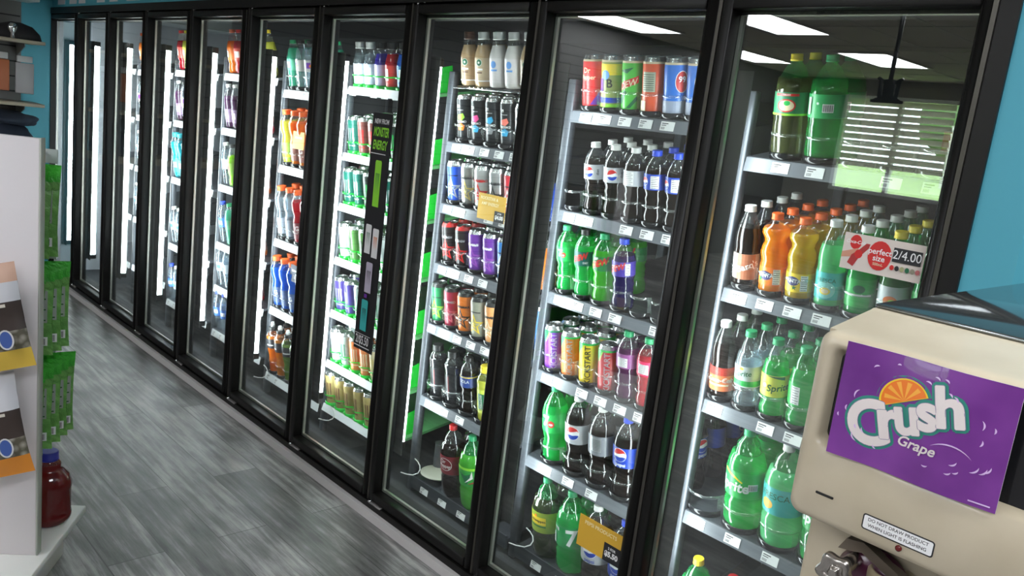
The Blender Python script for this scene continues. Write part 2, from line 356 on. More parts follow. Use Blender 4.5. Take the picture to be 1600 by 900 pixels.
# -- door 10
bottle('rootbeer', 'soda_bottle', 'coke', cola, wcap, M('tan silver label', (.42,.36,.32), .35), panelbox(-.022,.040,.085) + [('rect', .004,.030,.05,.098, M('rust print', (.35,.12,.06), .4)), T('Barq\'s',.030,.066,.024,white_p,rot=.4,bold=.01)])
bottle('orange_soda', 'soda_bottle', 'wavy', fant, orange_cap, org, [('disc',-.006,.056,.018,.012,M('navy print', (.03,.03,.15), .4)), T('FANTA',-.006,.056,.014,white_p), ('disc',-.02,.045,.005,.005,grn)] + panelbox(.024,.034,.074,.018))
bottle('pineapple_soda', 'soda_bottle', 'wavy', pine, orange_cap, yel, [('disc',-.006,.058,.018,.012,M('navy print', (.03,.03,.15), .4)), T('FANTA',-.006,.058,.014,white_p), star(.0,.042,.008,dgrn)] + panelbox(.024,.034,.074,.018))
bottle('fresca', 'soda_bottle', 'coke', mint, wcap, tealp, [('disc',0,.055,.024,.022,M('pale aqua', (.25,.65,.62), .4)), T('FRESCA',0,.078,.014,dgrn,bold=.005), ('disc',0,.052,.013,.009,yel), ('disc',0,.052,.009,.006,crm)])
bottle('ginger_ale', 'soda_bottle', 'coke', lg, wcap, grn, [('rect',-.03,.058,.03,.062,white_p), ('disc',0,.075,.014,.010,dgrn)], plastic=pet_green)
bottle('clear_soda', 'soda_bottle', 'coke', liquid('clear green soda', (.08,.35,.10), .6), ycap, M('pale silver label', (.62,.66,.68), .3), [('disc',0,.064,.016,.012,org), ('disc',.004,.060,.009,.008,lime)], plastic=pet_green)
bottle('cherry_cola', 'soda_bottle', 'coke', cola, wcap, M('orange red label', (.72,.16,.05), .4), [('rect',-.1,.075,.1,.098,M('deep red', (.4,.03,.02), .4)), T('Coca-Cola',.005,.062,.018,white_p,shear=.3,bold=.0), ('rect',-.03,.045,.03,.050,crm)])
bottle('diet_lemon', 'soda_bottle', 'mid', water, gcap, M('clear silver label', (.55,.60,.60), .3), [('rect',-.1,.070,.1,.085,grn), T('Sprite',0,.104,.020,dgrn,shear=.2,rot=.1), ('disc',-.004,.118,.007,.004,yel)])
bottle('lemon_yellow', 'soda_bottle', 'mid', lg, gcap, M('yellow label', (.80,.78,.10), .4), [('disc',-.012,.096,.010,.010,yel), ('disc',-.012,.096,.006,.006,crm), T('Sprite',.024,.092,.026,dgrn,shear=.2,rot=.1), ('poly',[(-.01,.124),(.04,.124),(.04,.114)],dgrn)])
bottle('lemon_green', 'soda_bottle', 'mid', lg, gcap, grn, panelbox(-.008,.070,.118,.022), plastic=pet_green)
bottle('sprite2', 'soda_bottle', 'two', lg, gcap, grn, [('poly',[(-.05,.174),(-.01,.160),(.010,.150),(.012,.153),(-.008,.166),(-.048,.180)],yel), T('Sprite',-.018,.136,.040,white_p,shear=.1,bold=.03)] + barcode(.040,.140,.026,.020), plastic=pet_green)
bottle('fresca2', 'soda_bottle', 'two', mint, wcap, tealp, [('disc',-.020,.130,.018,.014,M('orange fruit', (.85,.45,.05), .4)), T('FRESCA',0,.156,.024,dgrn,bold=.005)])
bottle('canada', 'soda_bottle', 'liter', liquid('pale ginger soda', (.25,.28,.10), .3), ycap, M('forest label', (.02,.20,.09), .4), [('disc',0,.134,.024,.016,red), ('disc',0,.134,.020,.013,crm), ('disc',.002,.140,.008,.006,grn), ('rect',-.03,.157,.03,.163,red), T('100,000',0,.160,.006,white_p), ('rect',-.06,.110,.06,.115,lime)], plastic=pet_green)
bottle('green_liter', 'soda_bottle', 'liter', liquid('green water', (.02,.50,.10), .45, (.2,.85,.35)), gcap, M('mid green label', (.02,.36,.10), .4), barcode(.018,.134,.026,.020) + [('rect',-.034,.118,-.026,.158,white_p), ('disc',-.006,.145,.003,.003,white_p)], plastic=pet_green)
bottle('clear_redcap', 'soda_bottle', 'liter', water, rcap, M('red label', (.6,.03,.03), .4), [T('Coke',0,.138,.020,white_p)])
bottle('yellowcap2', 'soda_bottle', 'two', lg, ycap, grn, [T('Ginger Ale',0,.14,.02,white_p)], plastic=pet_green)
bottle('cola2', 'soda_bottle', 'two', cola, rcap, M('red label', (.6,.03,.03), .4), [T('Coca-Cola',0,.14,.026,white_p,shear=.3)])
# -- door 9
bottle('diet_pepsi', 'soda_bottle', 'std', cola, wcap, M('silver label', (.50,.51,.54), .3), globe(-.006,.133,.016) + [T('diet',.024,.133,.012,ink,rot=PI/2)])
bottle('diet_pepsi_back', 'soda_bottle', 'std', cola, wcap, M('silver label', (.50,.51,.54), .3), panelbox(.0,.114,.152,.03))
bottle('pepsi', 'soda_bottle', 'std', cola, bcap, blue, globe(-.022,.133,.012) + panelbox(.012,.114,.150,.024))
bottle('sevenup', 'soda_bottle', 'std', lg, gcap, grn, [T('7',-.006,.134,.030,white_p,bold=.04), ('disc',.006,.130,.008,.008,red), T('up',.006,.130,.009,white_p)], plastic=pet_green)
bottle('dew_dark', 'soda_bottle', 'std', lg, kcap, M('dark teal label', (.01,.10,.09), .4), [T('DEW',-.006,.134,.024,red,shear=.4,rot=.35,bold=.05), T('DIET',.016,.120,.008,white_p)], plastic=pet_green)
bottle('dew', 'soda_bottle', 'std', lime_l, gcap, M('deep green label', (.02,.22,.06), .4), [('poly',[(-.035,.118),(.035,.140),(.035,.146),(-.035,.124)],lime), T('Mtn',-.010,.147,.012,white_p,shear=.4,rot=.35), T('DEW',.002,.133,.026,red,shear=.4,rot=.35,bold=.05)], plastic=pet_green)
bottle('dew_violet', 'soda_bottle', 'std', liquid('violet soda', (.03,.02,.14), .75), bcap, M('violet label', (.08,.05,.36), .4), [('poly',[(-.03,.128),(.03,.150),(-.03,.140)],white_p), T('DEW',-.008,.133,.024,red,shear=.4,rot=.35,bold=.05)] + panelbox(.030,.114,.150,.016))
bottle('grape', 'soda_bottle', 'std', purl, gcap, M('grape label', (.28,.06,.25), .4), panelbox(.0,.114,.143,.034))
bottle('strawberry', 'soda_bottle', 'std', redl, gcap, M('rose label', (.70,.03,.12), .4), panelbox(.0,.116,.146,.034))
for k, base, g2 in (('kick_purple', prp, dgrn), ('kick_orange', M('burnt orange', (.62,.17,.03), .35), grn), ('kick_yellow', M('kick yellow', (.72,.55,.03), .35), grn), ('kick_red', M('kick red', (.50,.02,.03), .35), grn)):
    can(k, 'energy_drink_can', 'pint', base, [('poly',[(-.045,.138),(-.045,.075),(-.004,.138)],g2), ('poly',[(-.02,.105),(-.006,.138),(-.002,.138),(-.016,.105)],lime), T('KICKSTART',.012,.072,.026,sil if k != 'kick_yellow' else ink,rot=PI/2,bold=.02,sx=.95)], topband=g2)
bottle('sevenup_l', 'soda_bottle', 'tall', lg, gcap, grn, [T('7',-.016,.150,.050,white_p,bold=.04), ('disc',.004,.144,.012,.012,red), T('up',.004,.144,.014,white_p)], plastic=pet_green)
bottle('diet_pepsi_l', 'soda_bottle', 'tall', cola, wcap, M('silver label', (.50,.51,.54), .3), globe(-.008,.150,.022))
bottle('diet_back_l', 'soda_bottle', 'tall', cola, wcap, M('dark silver label', (.24,.25,.28), .3), [('rect',-.020,.126,.020,.174,sil)] + [('rect',-.018,.130+.005*i,.016,.131+.005*i,ink) for i in range(8)])
bottle('pepsi_l', 'soda_bottle', 'tall', cola, bcap, blue, globe(-.004,.154,.021) + [T('pepsi',0,.122,.016,white_p)])
bottle('schweppes', 'soda_bottle', 'two', M('dark ginger liquid', (.02,.03,.01), .06, coat=.8), gcap, M('olive lime label', (.28,.38,.04), .4), [('rect',-.034,.134,.030,.162,yel), T('Schweppes',-.002,.148,.014,ink,bold=.02), ('disc',-.008,.166,.005,.005,org), ('rect',-.034,.126,.030,.131,dgrn)], plastic=pet_green)
bottle('sevenup2', 'soda_bottle', 'two', lg, gcap, M('deep 7 label', (.01,.30,.08), .4), [T('7',.026,.140,.080,white_p,bold=.03)] + barcode(-.030,.165,.022,.012) + [('rect',-.044,.110,-.034,.150,white_p)], plastic=pet_green)
bottle('diet_pepsi2', 'soda_bottle', 'two', cola, wcap, M('silver label', (.50,.51,.54), .3), globe(.0,.150,.024) + [T('pepsi',0,.114,.018,blue)])
bottle('pepsi2', 'soda_bottle', 'two', cola, bcap, blue, globe(.0,.150,.024) + [T('pepsi',0,.114,.018,white_p)])
can('az_red', 'iced_tea_can', 'big', M('can red', (.72,.03,.03), .3), [T('Dr',-.004,.120,.022,crm), T('Pepper',.0,.100,.018,crm), ('rect',-.1,.010,.1,.014,sil), ('poly',[(.01,.02),(.04,.06),(.04,.02)],prp)], topband=crm)
can('az_yellow', 'iced_tea_can', 'big', M('can olive', (.28,.33,.10), .3), [('rect',-.1,.110,.1,.142,yel), ('disc',-.004,.110,.014,.014,lblue), T('B',.010,.085,.035,ink), ('rect',-.1,.030,.1,.045,blue), ('rect',-.1,.014,.1,.026,lime), ('rect',-.03,.060,-.01,.10,prp)], topband=crm)
can('az_green', 'iced_tea_can', 'big', M('can green', (.08,.50,.06), .3), [('poly',[(-.04,.085),(.035,.112),(.035,.092),(-.04,.062)],red), T('DEW',0,.086,.026,crm,shear=.4,rot=.3), ('poly',[(-.035,.030),(-.01,.070),(.0,.066),(-.02,.030)],dgrn), ('poly',[(.0,.020),(.030,.055),(.034,.045),(.012,.020)],dgrn), ('poly',[(-.03,.125),(.02,.135),(.0,.118)],dgrn)], topband=crm)
can('az_orange', 'iced_tea_can', 'big', M('can vermilion', (.70,.10,.04), .3), [('rect',-.020,.070,.022,.125,M('sage print', (.42,.46,.35), .4))] + [('rect',-.017,.075+.006*i,.018,.0765+.006*i,ink) for i in range(8)] + [('rect',-.030,.014,-.004,.045,crm)], topband=crm)
can('az_blue', 'iced_tea_can', 'big', M('can blue', (.02,.16,.62), .3), [('disc',.030,.102,.020,.030,white_p), ('disc',.030,.102,.018,.028,red), T('99',.030,.108,.022,white_p), ('rect',-.1,.014,.1,.05,M('grey blue', (.3,.34,.45), .4))], topband=crm)
can('orange_tall', 'energy_drink_can', 'big', org, [T('A',0,.10,.03,white_p), star(0,.06,.018,white_p)])
can('blue_slim', 'energy_drink_can', 'slimcan', lblue, [T('blue',0,.08,.02,white_p,rot=PI/2)])
# -- door 8
for k, capm in (('mocha', brcap), ('vanilla', wcap)):
    bottle(k, 'coffee_bottle', 'coffee', coffee, capm, M('coffee label ' + k, (.40,.27,.16) if k == 'mocha' else (.58,.45,.30), .25), [('disc',0,.082,.012,.012,white_p), ('disc',0,.082,.0108,.0108,dgrn), star(0,.082,.006,white_p), ('rect',-.012,.056,.014,.062,white_p), ('rect',-.010,.046,.012,.050,brn), ('rect',-.1,.018,.1,.022,white_p)])
bottle('white_coffee', 'coffee_bottle', 'coffee', M('white milk', (.65,.62,.60), .2), wcap, M('white coffee label', (.68,.64,.64), .3), [('disc',0,.078,.011,.012,lblue), ('rect',-.012,.056,.014,.062,lblue)])
for k, a, b_ in (('bang_green', lime, org), ('bang_pink', pink, cyan), ('bang_blue', cyan, sil), ('bang_coral', M('coral', (.85,.2,.15), .4), cyan)):
    can(k, 'energy_drink_can', 'slimcan', M('matte black can', (.02,.022,.025), .3), [('poly',[(-.012,.098),(.010,.104),(.016,.090),(.004,.078),(-.016,.084)],a), ('poly',[(-.014,.062),(.002,.070),(.016,.060),(.010,.044),(-.010,.044)],b_), T('THERMO',0,.074,.011,white_p), T('20',-.008,.128,.014,white_p), ('rect',-.012,.114,.012,.117,sil)])
def rock(k, base, st, txt=None, tm=None, tb=None, lid=None):
    it = [star(-.004,.058,.042,st,.42), star(-.004,.058,.027,base,.42), star(-.004,.058,.016,st,.42), ('rect',-.016,.104,.024,.108,tm or ink)]
    if txt: it += [T(txt,0,.106,.013,tm or white_p,bold=.03)]
    can(k, 'energy_drink_can', 'pint', base, it, topband=tb, lidm=lid)
rock('rock_blue', M('can royal', (.02,.08,.50), .3), sil, tb=silver); rock('rock_gold', M('can gold silver', (.42,.42,.40), .25, .6), gold, 'ROCKSTAR', ink)
rock('rock_white', M('can pale', (.60,.60,.60), .25, .4), red, 'PURE ZERO', red); rock('rock_silver', M('can silver', (.55,.56,.56), .25, .6), ink, 'PURE ZERO', ink)
rock('rock_red', M('can crimson', (.62,.03,.05), .3), white_p); rock('rock_black', M('can black', (.02,.015,.015), .3), red, 'ENERGY', sil, tb=None, lid=red)
rock('revolt', M('can violet', (.16,.04,.34), .3), M('violet star', (.32,.08,.45), .3), 'REVOLT', white_p); rock('rock_navy', M('can azure', (.04,.20,.55), .3), white_p)
rock('rock_green', M('can emerald', (.02,.22,.08), .3), lime, lid=kcap); rock('rock_crimson', M('can maroon', (.30,.02,.05), .3), M('rose star', (.5,.12,.15), .3), 'PUNCHED', sil, lid=kcap)
rock('rock_orange', M('can tangerine', (.66,.17,.02), .3), ink, 'ROCKSTAR', ink, lid=kcap); rock('rock_grey', M('can grey', (.30,.30,.24), .3), yel, lid=kcap); rock('rock_recovery', M('can apricot', (.72,.33,.12), .3), crm, 'RECOVERY', ink, lid=kcap)
bottle('muscle', 'protein_drink_bottle', 'slim', dark_l, kcap, M('charcoal sleeve', (.03,.03,.035), .3), [('rect',-.002,.050,.002,.122,M('dark crimson', (.25,.02,.03), .4)), ('rect',-.03,.056,.03,.060,sil)])
bottle('navy20', 'soda_bottle', 'std', cola, kcap, M('navy label', (.02,.05,.25), .4), [T('COLA',0,.133,.016,white_p), ('rect',-.1,.148,.1,.152,yel)])
bottle('yellow20', 'sports_drink_bottle', 'slim', ydrink, ycap, M('lemon label', (.65,.72,.10), .4), [('rect',-.015,.055,.018,.115,dgrn), T('YELLOW',0,.085,.014,white_p,rot=PI/2)])
bottle('drpepper2', 'soda_bottle', 'two', cola, rcap, M('dark maroon label', (.20,.01,.02), .4), [('disc',0,.145,.030,.026,white_p), ('disc',0,.145,.028,.024,M('dark maroon label', (0,0,0))), T('Dr',-.008,.155,.020,white_p,bold=.02), T('Pepper',.0,.138,.018,white_p,bold=.02)])
bottle('dew2', 'soda_bottle', 'two', lime_l, gcap, M('mid green label 2', (.03,.36,.05), .4), [('rect',-.1,.170,.1,.180,lime), ('poly',[(-.03,.160),(.01,.112),(.03,.160),(.0,.148)],dgrn), ('poly',[(.0,.118),(.034,.140),(.030,.170),(.022,.142)],white_p), ('poly',[(.014,.116),(.04,.128),(.04,.120)],red)], plastic=pet_green)
# -- door 7
for k, base, p2 in (('mon_black', M('can jet', (.02,.03,.025), .3), grn), ('mon_rose', M('can rose brown', (.20,.07,.06), .3), red), ('mon_teal', M('can bottle green', (.01,.12,.09), .3), sil), ('mon_lime', M('can lime', (.10,.24,.07), .3), ink),
                    ('mon_white', M('can white', (.55,.60,.60), .3), sil), ('mon_indigo', M('can indigo', (.06,.04,.22), .3), sil), ('mon_grey', M('can pewter', (.28,.34,.32), .3), dgrn), ('mon_sand', M('can sand', (.46,.40,.25), .3), gold), ('mon_amber', M('can amber', (.66,.20,.06), .3), crm), ('mon_gold', M('can java gold', (.38,.30,.12), .3), brn)):
    claw = []
    for q in (-.012, 0, .012): claw.append(('poly',[(q-.003,.112),(q+.004,.110),(q+.002,.085),(q+.003,.062),(q-.001,.048),(q-.003,.070)],p2))
    can(k, 'energy_drink_can', 'pint', base, claw + [('rect',-.018,.036,.018,.041,p2)])
for k, liqd, lb in (('ener_clear', water, M('frost label', (.5,.55,.65), .4)), ('ener_violet', liquid('indigo drink', (.05,.03,.40), .9), M('white purple label', (.45,.40,.60), .4)), ('ener_red', redl, M('scarlet label', (.65,.05,.04), .4)), ('ener_blue', bdrink, M('sky label', (.05,.25,.5), .4))):
    bottle(k, 'energy_drink_bottle', 'coffee', liqd, kcap if k != 'ener_clear' else wcap, lb, [('rect',-.010,.040,.012,.085,white_p)])
# -- doors 2 to 6
bottle('sport_yellow', 'sports_drink_bottle', 'sport', ydrink, orange_cap, M('lime sport label', (.35,.60,.10), .4), [('rect',-.1,.040,.1,.050,yel), T('G',0,.08,.03,ink)])
bottle('sport_orange', 'sports_drink_bottle', 'sport', odrink, orange_cap, M('brown sport label', (.28,.12,.10), .4), [T('G',0,.08,.03,white_p)])
bottle('sport_red', 'sports_drink_bottle', 'sport', redl, orange_cap, M('plum sport label', (.22,.05,.06), .4), [T('G',0,.08,.03,white_p)])
bottle('sport_clear', 'sports_drink_bottle', 'sport', water, orange_cap, M('grey sport label', (.25,.28,.34), .4), [T('G',0,.08,.03,white_p)])
bottle('sport_blue', 'sports_drink_bottle', 'sport', bdrink, orange_cap, M('navy sport label', (.08,.12,.26), .4), [T('G',0,.08,.03,white_p)])
bottle('power_orange', 'sports_drink_bottle', 'nozzle', odrink, kcap, M('black sport label', (.03,.03,.04), .4), [('rect',-.020,.150,.020,.156,white_p)])
bottle('power_amber', 'sports_drink_bottle', 'nozzle', liquid('amber drink', (.70,.25,.02), .85), kcap, M('black sport label', (.03,.03,.04), .4), [('rect',-.020,.150,.020,.156,white_p)])
bottle('power_olive', 'sports_drink_bottle', 'nozzle', gdrink, kcap, M('black sport label', (.03,.03,.04), .4), [('rect',-.020,.150,.020,.156,white_p)])
bottle('water_green', 'flavoured_water_bottle', 'water', liquid('aqua green', (.10,.60,.40), .6), gcap, M('leaf label', (.10,.40,.25), .4), [('rect',-.01,.1,.012,.125,white_p)])
bottle('water_pale', 'flavoured_water_bottle', 'water', water, kcap, M('pale floral label', (.42,.42,.40), .4), [('rect',-.01,.1,.012,.125,prp), ('disc',.01,.11,.006,.006,org)])
bottle('water_blue', 'water_bottle', 'water', water, bcap, M('blue water label', (.05,.16,.5), .4), [('rect',-.014,.1,.014,.12,white_p)])
bottle('water_clear', 'water_bottle', 'water', water, wcap, M('white water label', (.6,.66,.72), .4), [('rect',-.014,.1,.014,.12,cyan)])
bottle('juice_orange', 'juice_bottle', 'mid', odrink, orange_cap, M('tangerine label', (.75,.20,.05), .4), [('rect',-.014,.08,.014,.11,white_p)])
bottle('juice_red', 'juice_bottle', 'mid', redl, rcap, M('cherry label', (.6,.10,.08), .4), [('rect',-.014,.08,.014,.11,white_p)])
bottle('juice_plum', 'juice_bottle', 'coke', pdrink, wcap, M('plum label', (.24,.16,.26), .4), [('rect',-.014,.05,.014,.08,white_p)])
bottle('juice_yellow', 'juice_bottle', 'mid', ydrink, ycap, M('banana label', (.7,.6,.10), .4), [('rect',-.014,.08,.014,.11,white_p)])
bottle('teal_drink', 'sports_drink_bottle', 'sport', tdrink, M('teal cap', (.03,.45,.52), .4), M('teal sport label', (.05,.40,.45), .4), [('rect',-.014,.06,.014,.09,white_p)])
bottle('lime_drink', 'juice_bottle', 'mid', liquid('lime juice', (.40,.75,.05), .85), kcap, M('grass label', (.25,.5,.06), .4), [('rect',-.014,.08,.014,.11,red)])
DESC = dict(rootbeer='dark root beer bottle, tan label, white cap', orange_soda='bright orange soda bottle with orange cap', pineapple_soda='yellow pineapple soda bottle with orange cap', fresca='pale green citrus soda bottle, aqua label',
 ginger_ale='green ginger ale bottle with white cap', clear_soda='green soda bottle, silver label, yellow cap', cherry_cola='dark cola bottle, orange red label', diet_lemon='clear lemon soda bottle with green cap', lemon_yellow='green lemon soda bottle, yellow label',
 lemon_green='green lemon soda bottle, facts panel showing', sprite2='big green lemon soda bottle', fresca2='big pale green citrus soda bottle', canada='ginger ale bottle with yellow cap', green_liter='green one litre soda bottle', clear_redcap='clear litre bottle with red cap',
 yellowcap2='big green soda bottle, yellow cap', cola2='big cola bottle with red cap', diet_pepsi='diet cola bottle, silver label with globe', diet_pepsi_back='diet cola bottle, silver facts label', pepsi='cola bottle, blue label and cap', sevenup='green lemon lime soda bottle',
 dew_dark='green citrus soda bottle with black cap', dew='lime green citrus soda bottle', dew_violet='violet citrus soda bottle with blue cap', grape='grape soda bottle with green cap', strawberry='red soda bottle with green cap',
 kick_purple='purple energy can with vertical lettering', kick_orange='orange energy can with vertical lettering', kick_yellow='yellow energy can with vertical lettering', kick_red='red energy can with vertical lettering',
 sevenup_l='green litre lemon lime soda bottle', diet_pepsi_l='diet cola litre bottle with globe', diet_back_l='diet cola litre bottle, grey facts label', pepsi_l='cola litre bottle with blue label', schweppes='dark big ginger ale bottle, yellow name panel',
 sevenup2='big green soda bottle with white seven', diet_pepsi2='big diet cola bottle, silver label', pepsi2='big cola bottle, blue label', az_red='tall red tea can', az_yellow='tall yellow and grey tea can', az_green='tall green tea can with red band',
 az_orange='tall vermilion tea can, facts panel', az_blue='tall blue tea can with red oval', orange_tall='tall orange can', blue_slim='slim light blue can', mocha='tan coffee bottle with brown cap', vanilla='pale coffee bottle with white cap', white_coffee='white milky coffee bottle',
 bang_green='black slim can, lime and orange shapes', bang_pink='black slim can, pink and blue shapes', bang_blue='black slim can, light blue shapes', bang_coral='black slim can, coral and blue shapes',
 rock_blue='blue star energy can', rock_gold='silver energy can with gold star', rock_white='pale energy can with red star', rock_silver='silver energy can with black star', rock_red='red star energy can', rock_black='black energy can with red star',
 revolt='violet star energy can', rock_navy='azure star energy can', rock_green='green star energy can, black rim', rock_crimson='maroon star energy can, black rim', rock_orange='tangerine star energy can, black rim', rock_grey='grey and yellow energy can, black rim', rock_recovery='apricot energy can, black rim',
 muscle='black protein drink bottle', navy20='dark cola bottle with navy label', yellow20='yellow drink bottle with dark lettering', drpepper2='big maroon label cola bottle, red cap', dew2='big lime green citrus soda bottle',
 mon_black='black clawed energy can', mon_rose='rose brown energy can', mon_teal='bottle green energy can', mon_lime='lime energy can', mon_white='white energy can', mon_indigo='indigo energy can', mon_grey='pewter energy can', mon_sand='sand coloured energy can', mon_amber='amber orange energy can', mon_gold='gold coffee energy can',
 ener_clear='frosted small energy bottle', ener_violet='violet small energy bottle', ener_red='red small energy bottle', ener_blue='blue small energy bottle', sport_yellow='yellow sports drink with orange cap', sport_orange='orange sports drink with orange cap', sport_red='red sports drink with orange cap',
 sport_clear='clear sports drink with orange cap', sport_blue='blue sports drink with orange cap', power_orange='orange sports drink, black nozzle cap', power_amber='amber sports drink, black nozzle cap', power_olive='olive sports drink, black nozzle cap',
 water_green='aqua green flavoured water bottle', water_pale='clear flavoured water bottle, dark cap', water_blue='water bottle with blue cap', water_clear='clear water bottle with white cap', juice_orange='orange juice bottle', juice_red='red juice bottle', juice_plum='dark plum juice bottle', juice_yellow='yellow juice bottle', teal_drink='turquoise sports drink bottle', lime_drink='lime juice bottle with dark cap')

# ------------------------------------------------------------------ cooler geometry
P = .61; GAP = .0226; ZB = .095
def xl(n): return -.5055 + (n-1)*P + (GAP if n > 5 else 0)      # left edge of the glass of door n
GW = .533; ZT = ZB + 1.7276
def setting(name, mb, kind='structure'): o = mb.build(name); tag(o, kind=kind); return o
RX = 9.0; YF = -10.2; CZ = 2.70
b = MB(); b.box((-.6, YF, -.1), (RX, 1.7, 0), floor_m); setting('floor', b)
b = MB(); b.box((-.6, YF-.2, CZ), (RX, 1.7, CZ+.1), tile_m)
for i in range(16): x = -.5 + .61*i; b.box((x-.012, YF, CZ-.006), (x+.012, 0, CZ), M('white ceiling grid', (.7,.68,.64), .5))
for i in range(9): y = -.75 - 1.22*i; b.box((-.5, y-.012, CZ-.007), (RX, y+.012, CZ-.001), MATS['white ceiling grid'])
setting('ceiling', b)
FL, FR, FT = -.495, 5.612, 1.897   # frame outer left/right/top
b = MB(); b.box((-.6, 0, FT), (RX, .12, CZ), teal); b.box((FR, 0, 0), (5.70, .12, FT), teal); setting('wall_back', b)
b = MB(); b.prism([(5.70,0),(RX,2.1),(RX,2.2),(5.66,.12)], lambda u, v, k: (u, v, CZ*k), teal); setting('wall_right', b)
b = MB(); b.box((-.6, -.19, 0), (-.5, 0, CZ), teal); b.box((-.6, YF, 0), (-.5, -.19, CZ), M('dim wall paint', (.17,.165,.16), .6)); setting('wall_left', b)
b = MB(); b.box((RX, YF, 0), (RX+.1, 2.2, CZ), M('dim wall paint')); setting('wall_far_right', b)
# front wall with the shop window
WX0, WX1, WZ0, WZ1 = .25, 1.88, 1.10, 2.47
b = MB(); wm = M('taupe wall paint', (.33,.30,.27), .7)
b.box((-.6,YF-.1,0),(WX0,YF,CZ),wm); b.box((WX1,YF-.1,0),(RX,YF,CZ),wm); b.box((WX0,YF-.1,0),(WX1,YF,WZ0),wm); b.box((WX0,YF-.1,WZ1),(WX1,YF,CZ),wm); setting('wall_front', b)
b = MB(); fm = M('white window frame', (.8,.8,.78), .4)
for x in (WX0, WX1-.05, (WX0+WX1)/2-.02): b.box((x,YF-.08,WZ0),(x+.05,YF+.01,WZ1),fm)
b.box((WX0,YF-.08,WZ0),(WX1,YF+.02,WZ0+.05),fm); b.box((WX0,YF-.08,WZ1-.05),(WX1,YF+.01,WZ1),fm)
b.box((WX0,YF-.05,WZ0),(WX1,YF-.045,WZ1),clearmat('window glass', (.95,.97,.97), base=.05)); setting('window_1', b)
b = MB()
for i in range(10):
    z = WZ1 - .10 - i*.096
    b.prism([(0,0),(.040,.072),(.040,.075),(0,.003)], lambda u, v, k, z=z: (WX0+.06+k*(WX1-WX0-.12), YF+.02+u, z-.03+v), clearmat('white blind slat', base=.02, body=(.78,.75,.68), mix=1.0, rough=.4))
b.box((WX0+.04,YF+.02,WZ1-.05),(WX1-.04,YF+.08,WZ1),fm)
tag(b.build('window_blind'), 'white slatted blind half lowered over the shop window', 'blind')
b = MB(); b.prism([(-40,-90),(50,-90),(50,YF-.12),(-40,YF-.12)], lambda u, v, k: (u, v, -.5 + k*(.38 + max(0,-v-12)*.022)), grass_m); setting('ground', b)
leafm = M('tree leaves', (.10,.20,.05), .7)
for q, (tx, ty, th) in enumerate(((-16,-62,7),(-9,-58,5),(-2,-66,8),(3,-60,5.5))):
    t_ = empty('tree', (tx,ty,.8), label=['leftmost','second','third','rightmost'][q] + ' round green tree across the lawn outside the shop window', cat='tree', group='trees across the lawn')
    c_ = MB(); c_.tube([(0,0,0),(0,0,th*.5)],.25,brn,8); c_.build('trunk', t_)
    bm = bmesh.new(); bmesh.ops.create_icosphere(bm, subdivisions=3, radius=th*.42)
    for v in bm.verts: v.co *= 1 + .12*math.sin(5*v.co.x/th*3+q) + .1*math.sin(4*v.co.z)
    c_ = MB(); c_.bm(bm, leafm, False); o = c_.build('crown', t_); o.location = (0,0,th*.65)
b = MB(); b.box((-12,-52,.2),(-3,-48,4.2),M('pale building', (.6,.58,.55), .7)); tag(b.build('building'), 'pale low building across the lawn outside the window', 'building')
# slatwall fixture on the left wall
b = MB(); b.box((-.498,-6.0,.05),(-.485,-.2,2.45),slat_m); tag(b.build('slatwall_panel'), 'grey slatwall panel covering the left wall', 'wall panel')

# ceiling lights
def ceil_light(x, y, lab):
    r = empty('ceiling_light', (x, y, CZ-.02), label=lab, cat='ceiling light', group='fluorescent ceiling panels')
    f = MB()
    for a, c in (((-.31,-.62,0),(.31,-.59,.018)),((-.31,.59,0),(.31,.62,.018)),((-.31,-.59,0),(-.28,.59,.018)),((.28,-.59,0),(.31,.59,.018))): f.box(a, c, MATS['white ceiling grid'])
    f.build('frame', r); d = MB(); d.box((-.28,-.59,.003),(.28,.59,.008), panel_m); d.build('diffuser', r)
for j, y in enumerate((-.95,-3.0,-5.45,-7.9)):
    for i, x in enumerate((-.0,1.75,4.1,6.6)):
        if (i, j) in ((2, 0), (0, 0), (1, 0), (0, 1), (1, 1)): continue
        ceil_light(x, y, f'rectangular ceiling light, {["nearest","second","third","farthest"][j]} row from coolers, {["leftmost","second","third","rightmost"][i]}')
# tv bracket hanging behind the camera (seen mirrored in the nearest door)
r = empty('monitor_bracket', (3.60,-4.0,2.02), label='black monitor bracket hanging from ceiling pole mirrored in nearest door', cat='bracket')
b = MB(); b.tube([(0,0,.03),(0,0,.69)], .015, black_gloss, 12); b.build('pole', r)
b = MB(); b.rbox((-.035,-.015,-.07),(.035,.015,.07),black_gloss,.006)
for s_ in (-1,1): b.tube([(s_*.02,0,.04),(s_*.085,0,.08)],.011,black_gloss); b.tube([(s_*.02,0,-.04),(s_*.085,0,-.07)],.011,black_gloss); b.tube([(s_*.062,0,.07),(s_*.055,0,-.07)],.014,black_gloss)
b.tube([(-.11,0,-.075),(.11,0,-.075)],.011,black_gloss); b.build('mount_plate', r)

# interior shell
b = MB(); b.box((-.5,1.45,0),(5.62,1.5,2.0),interior_shade); b.box((5.60,.12,0),(5.66,1.45,2.0),interior_shade); b.box((-.5,.05,1.93),(5.62,1.5,1.98),interior_shade); b.box((-.5,.10,0),(5.60,1.45,.03),interior_shade); setting('trim_1', b)
b = MB(); b.box((-.56,.012,.0),(-.497,1.45,1.95),interior_white); setting('wall_cooler_end', b)
b = MB(); b.box((FL,-.03,0),(FR,-.012,.033),strip_m); setting('baseboard_back', b)

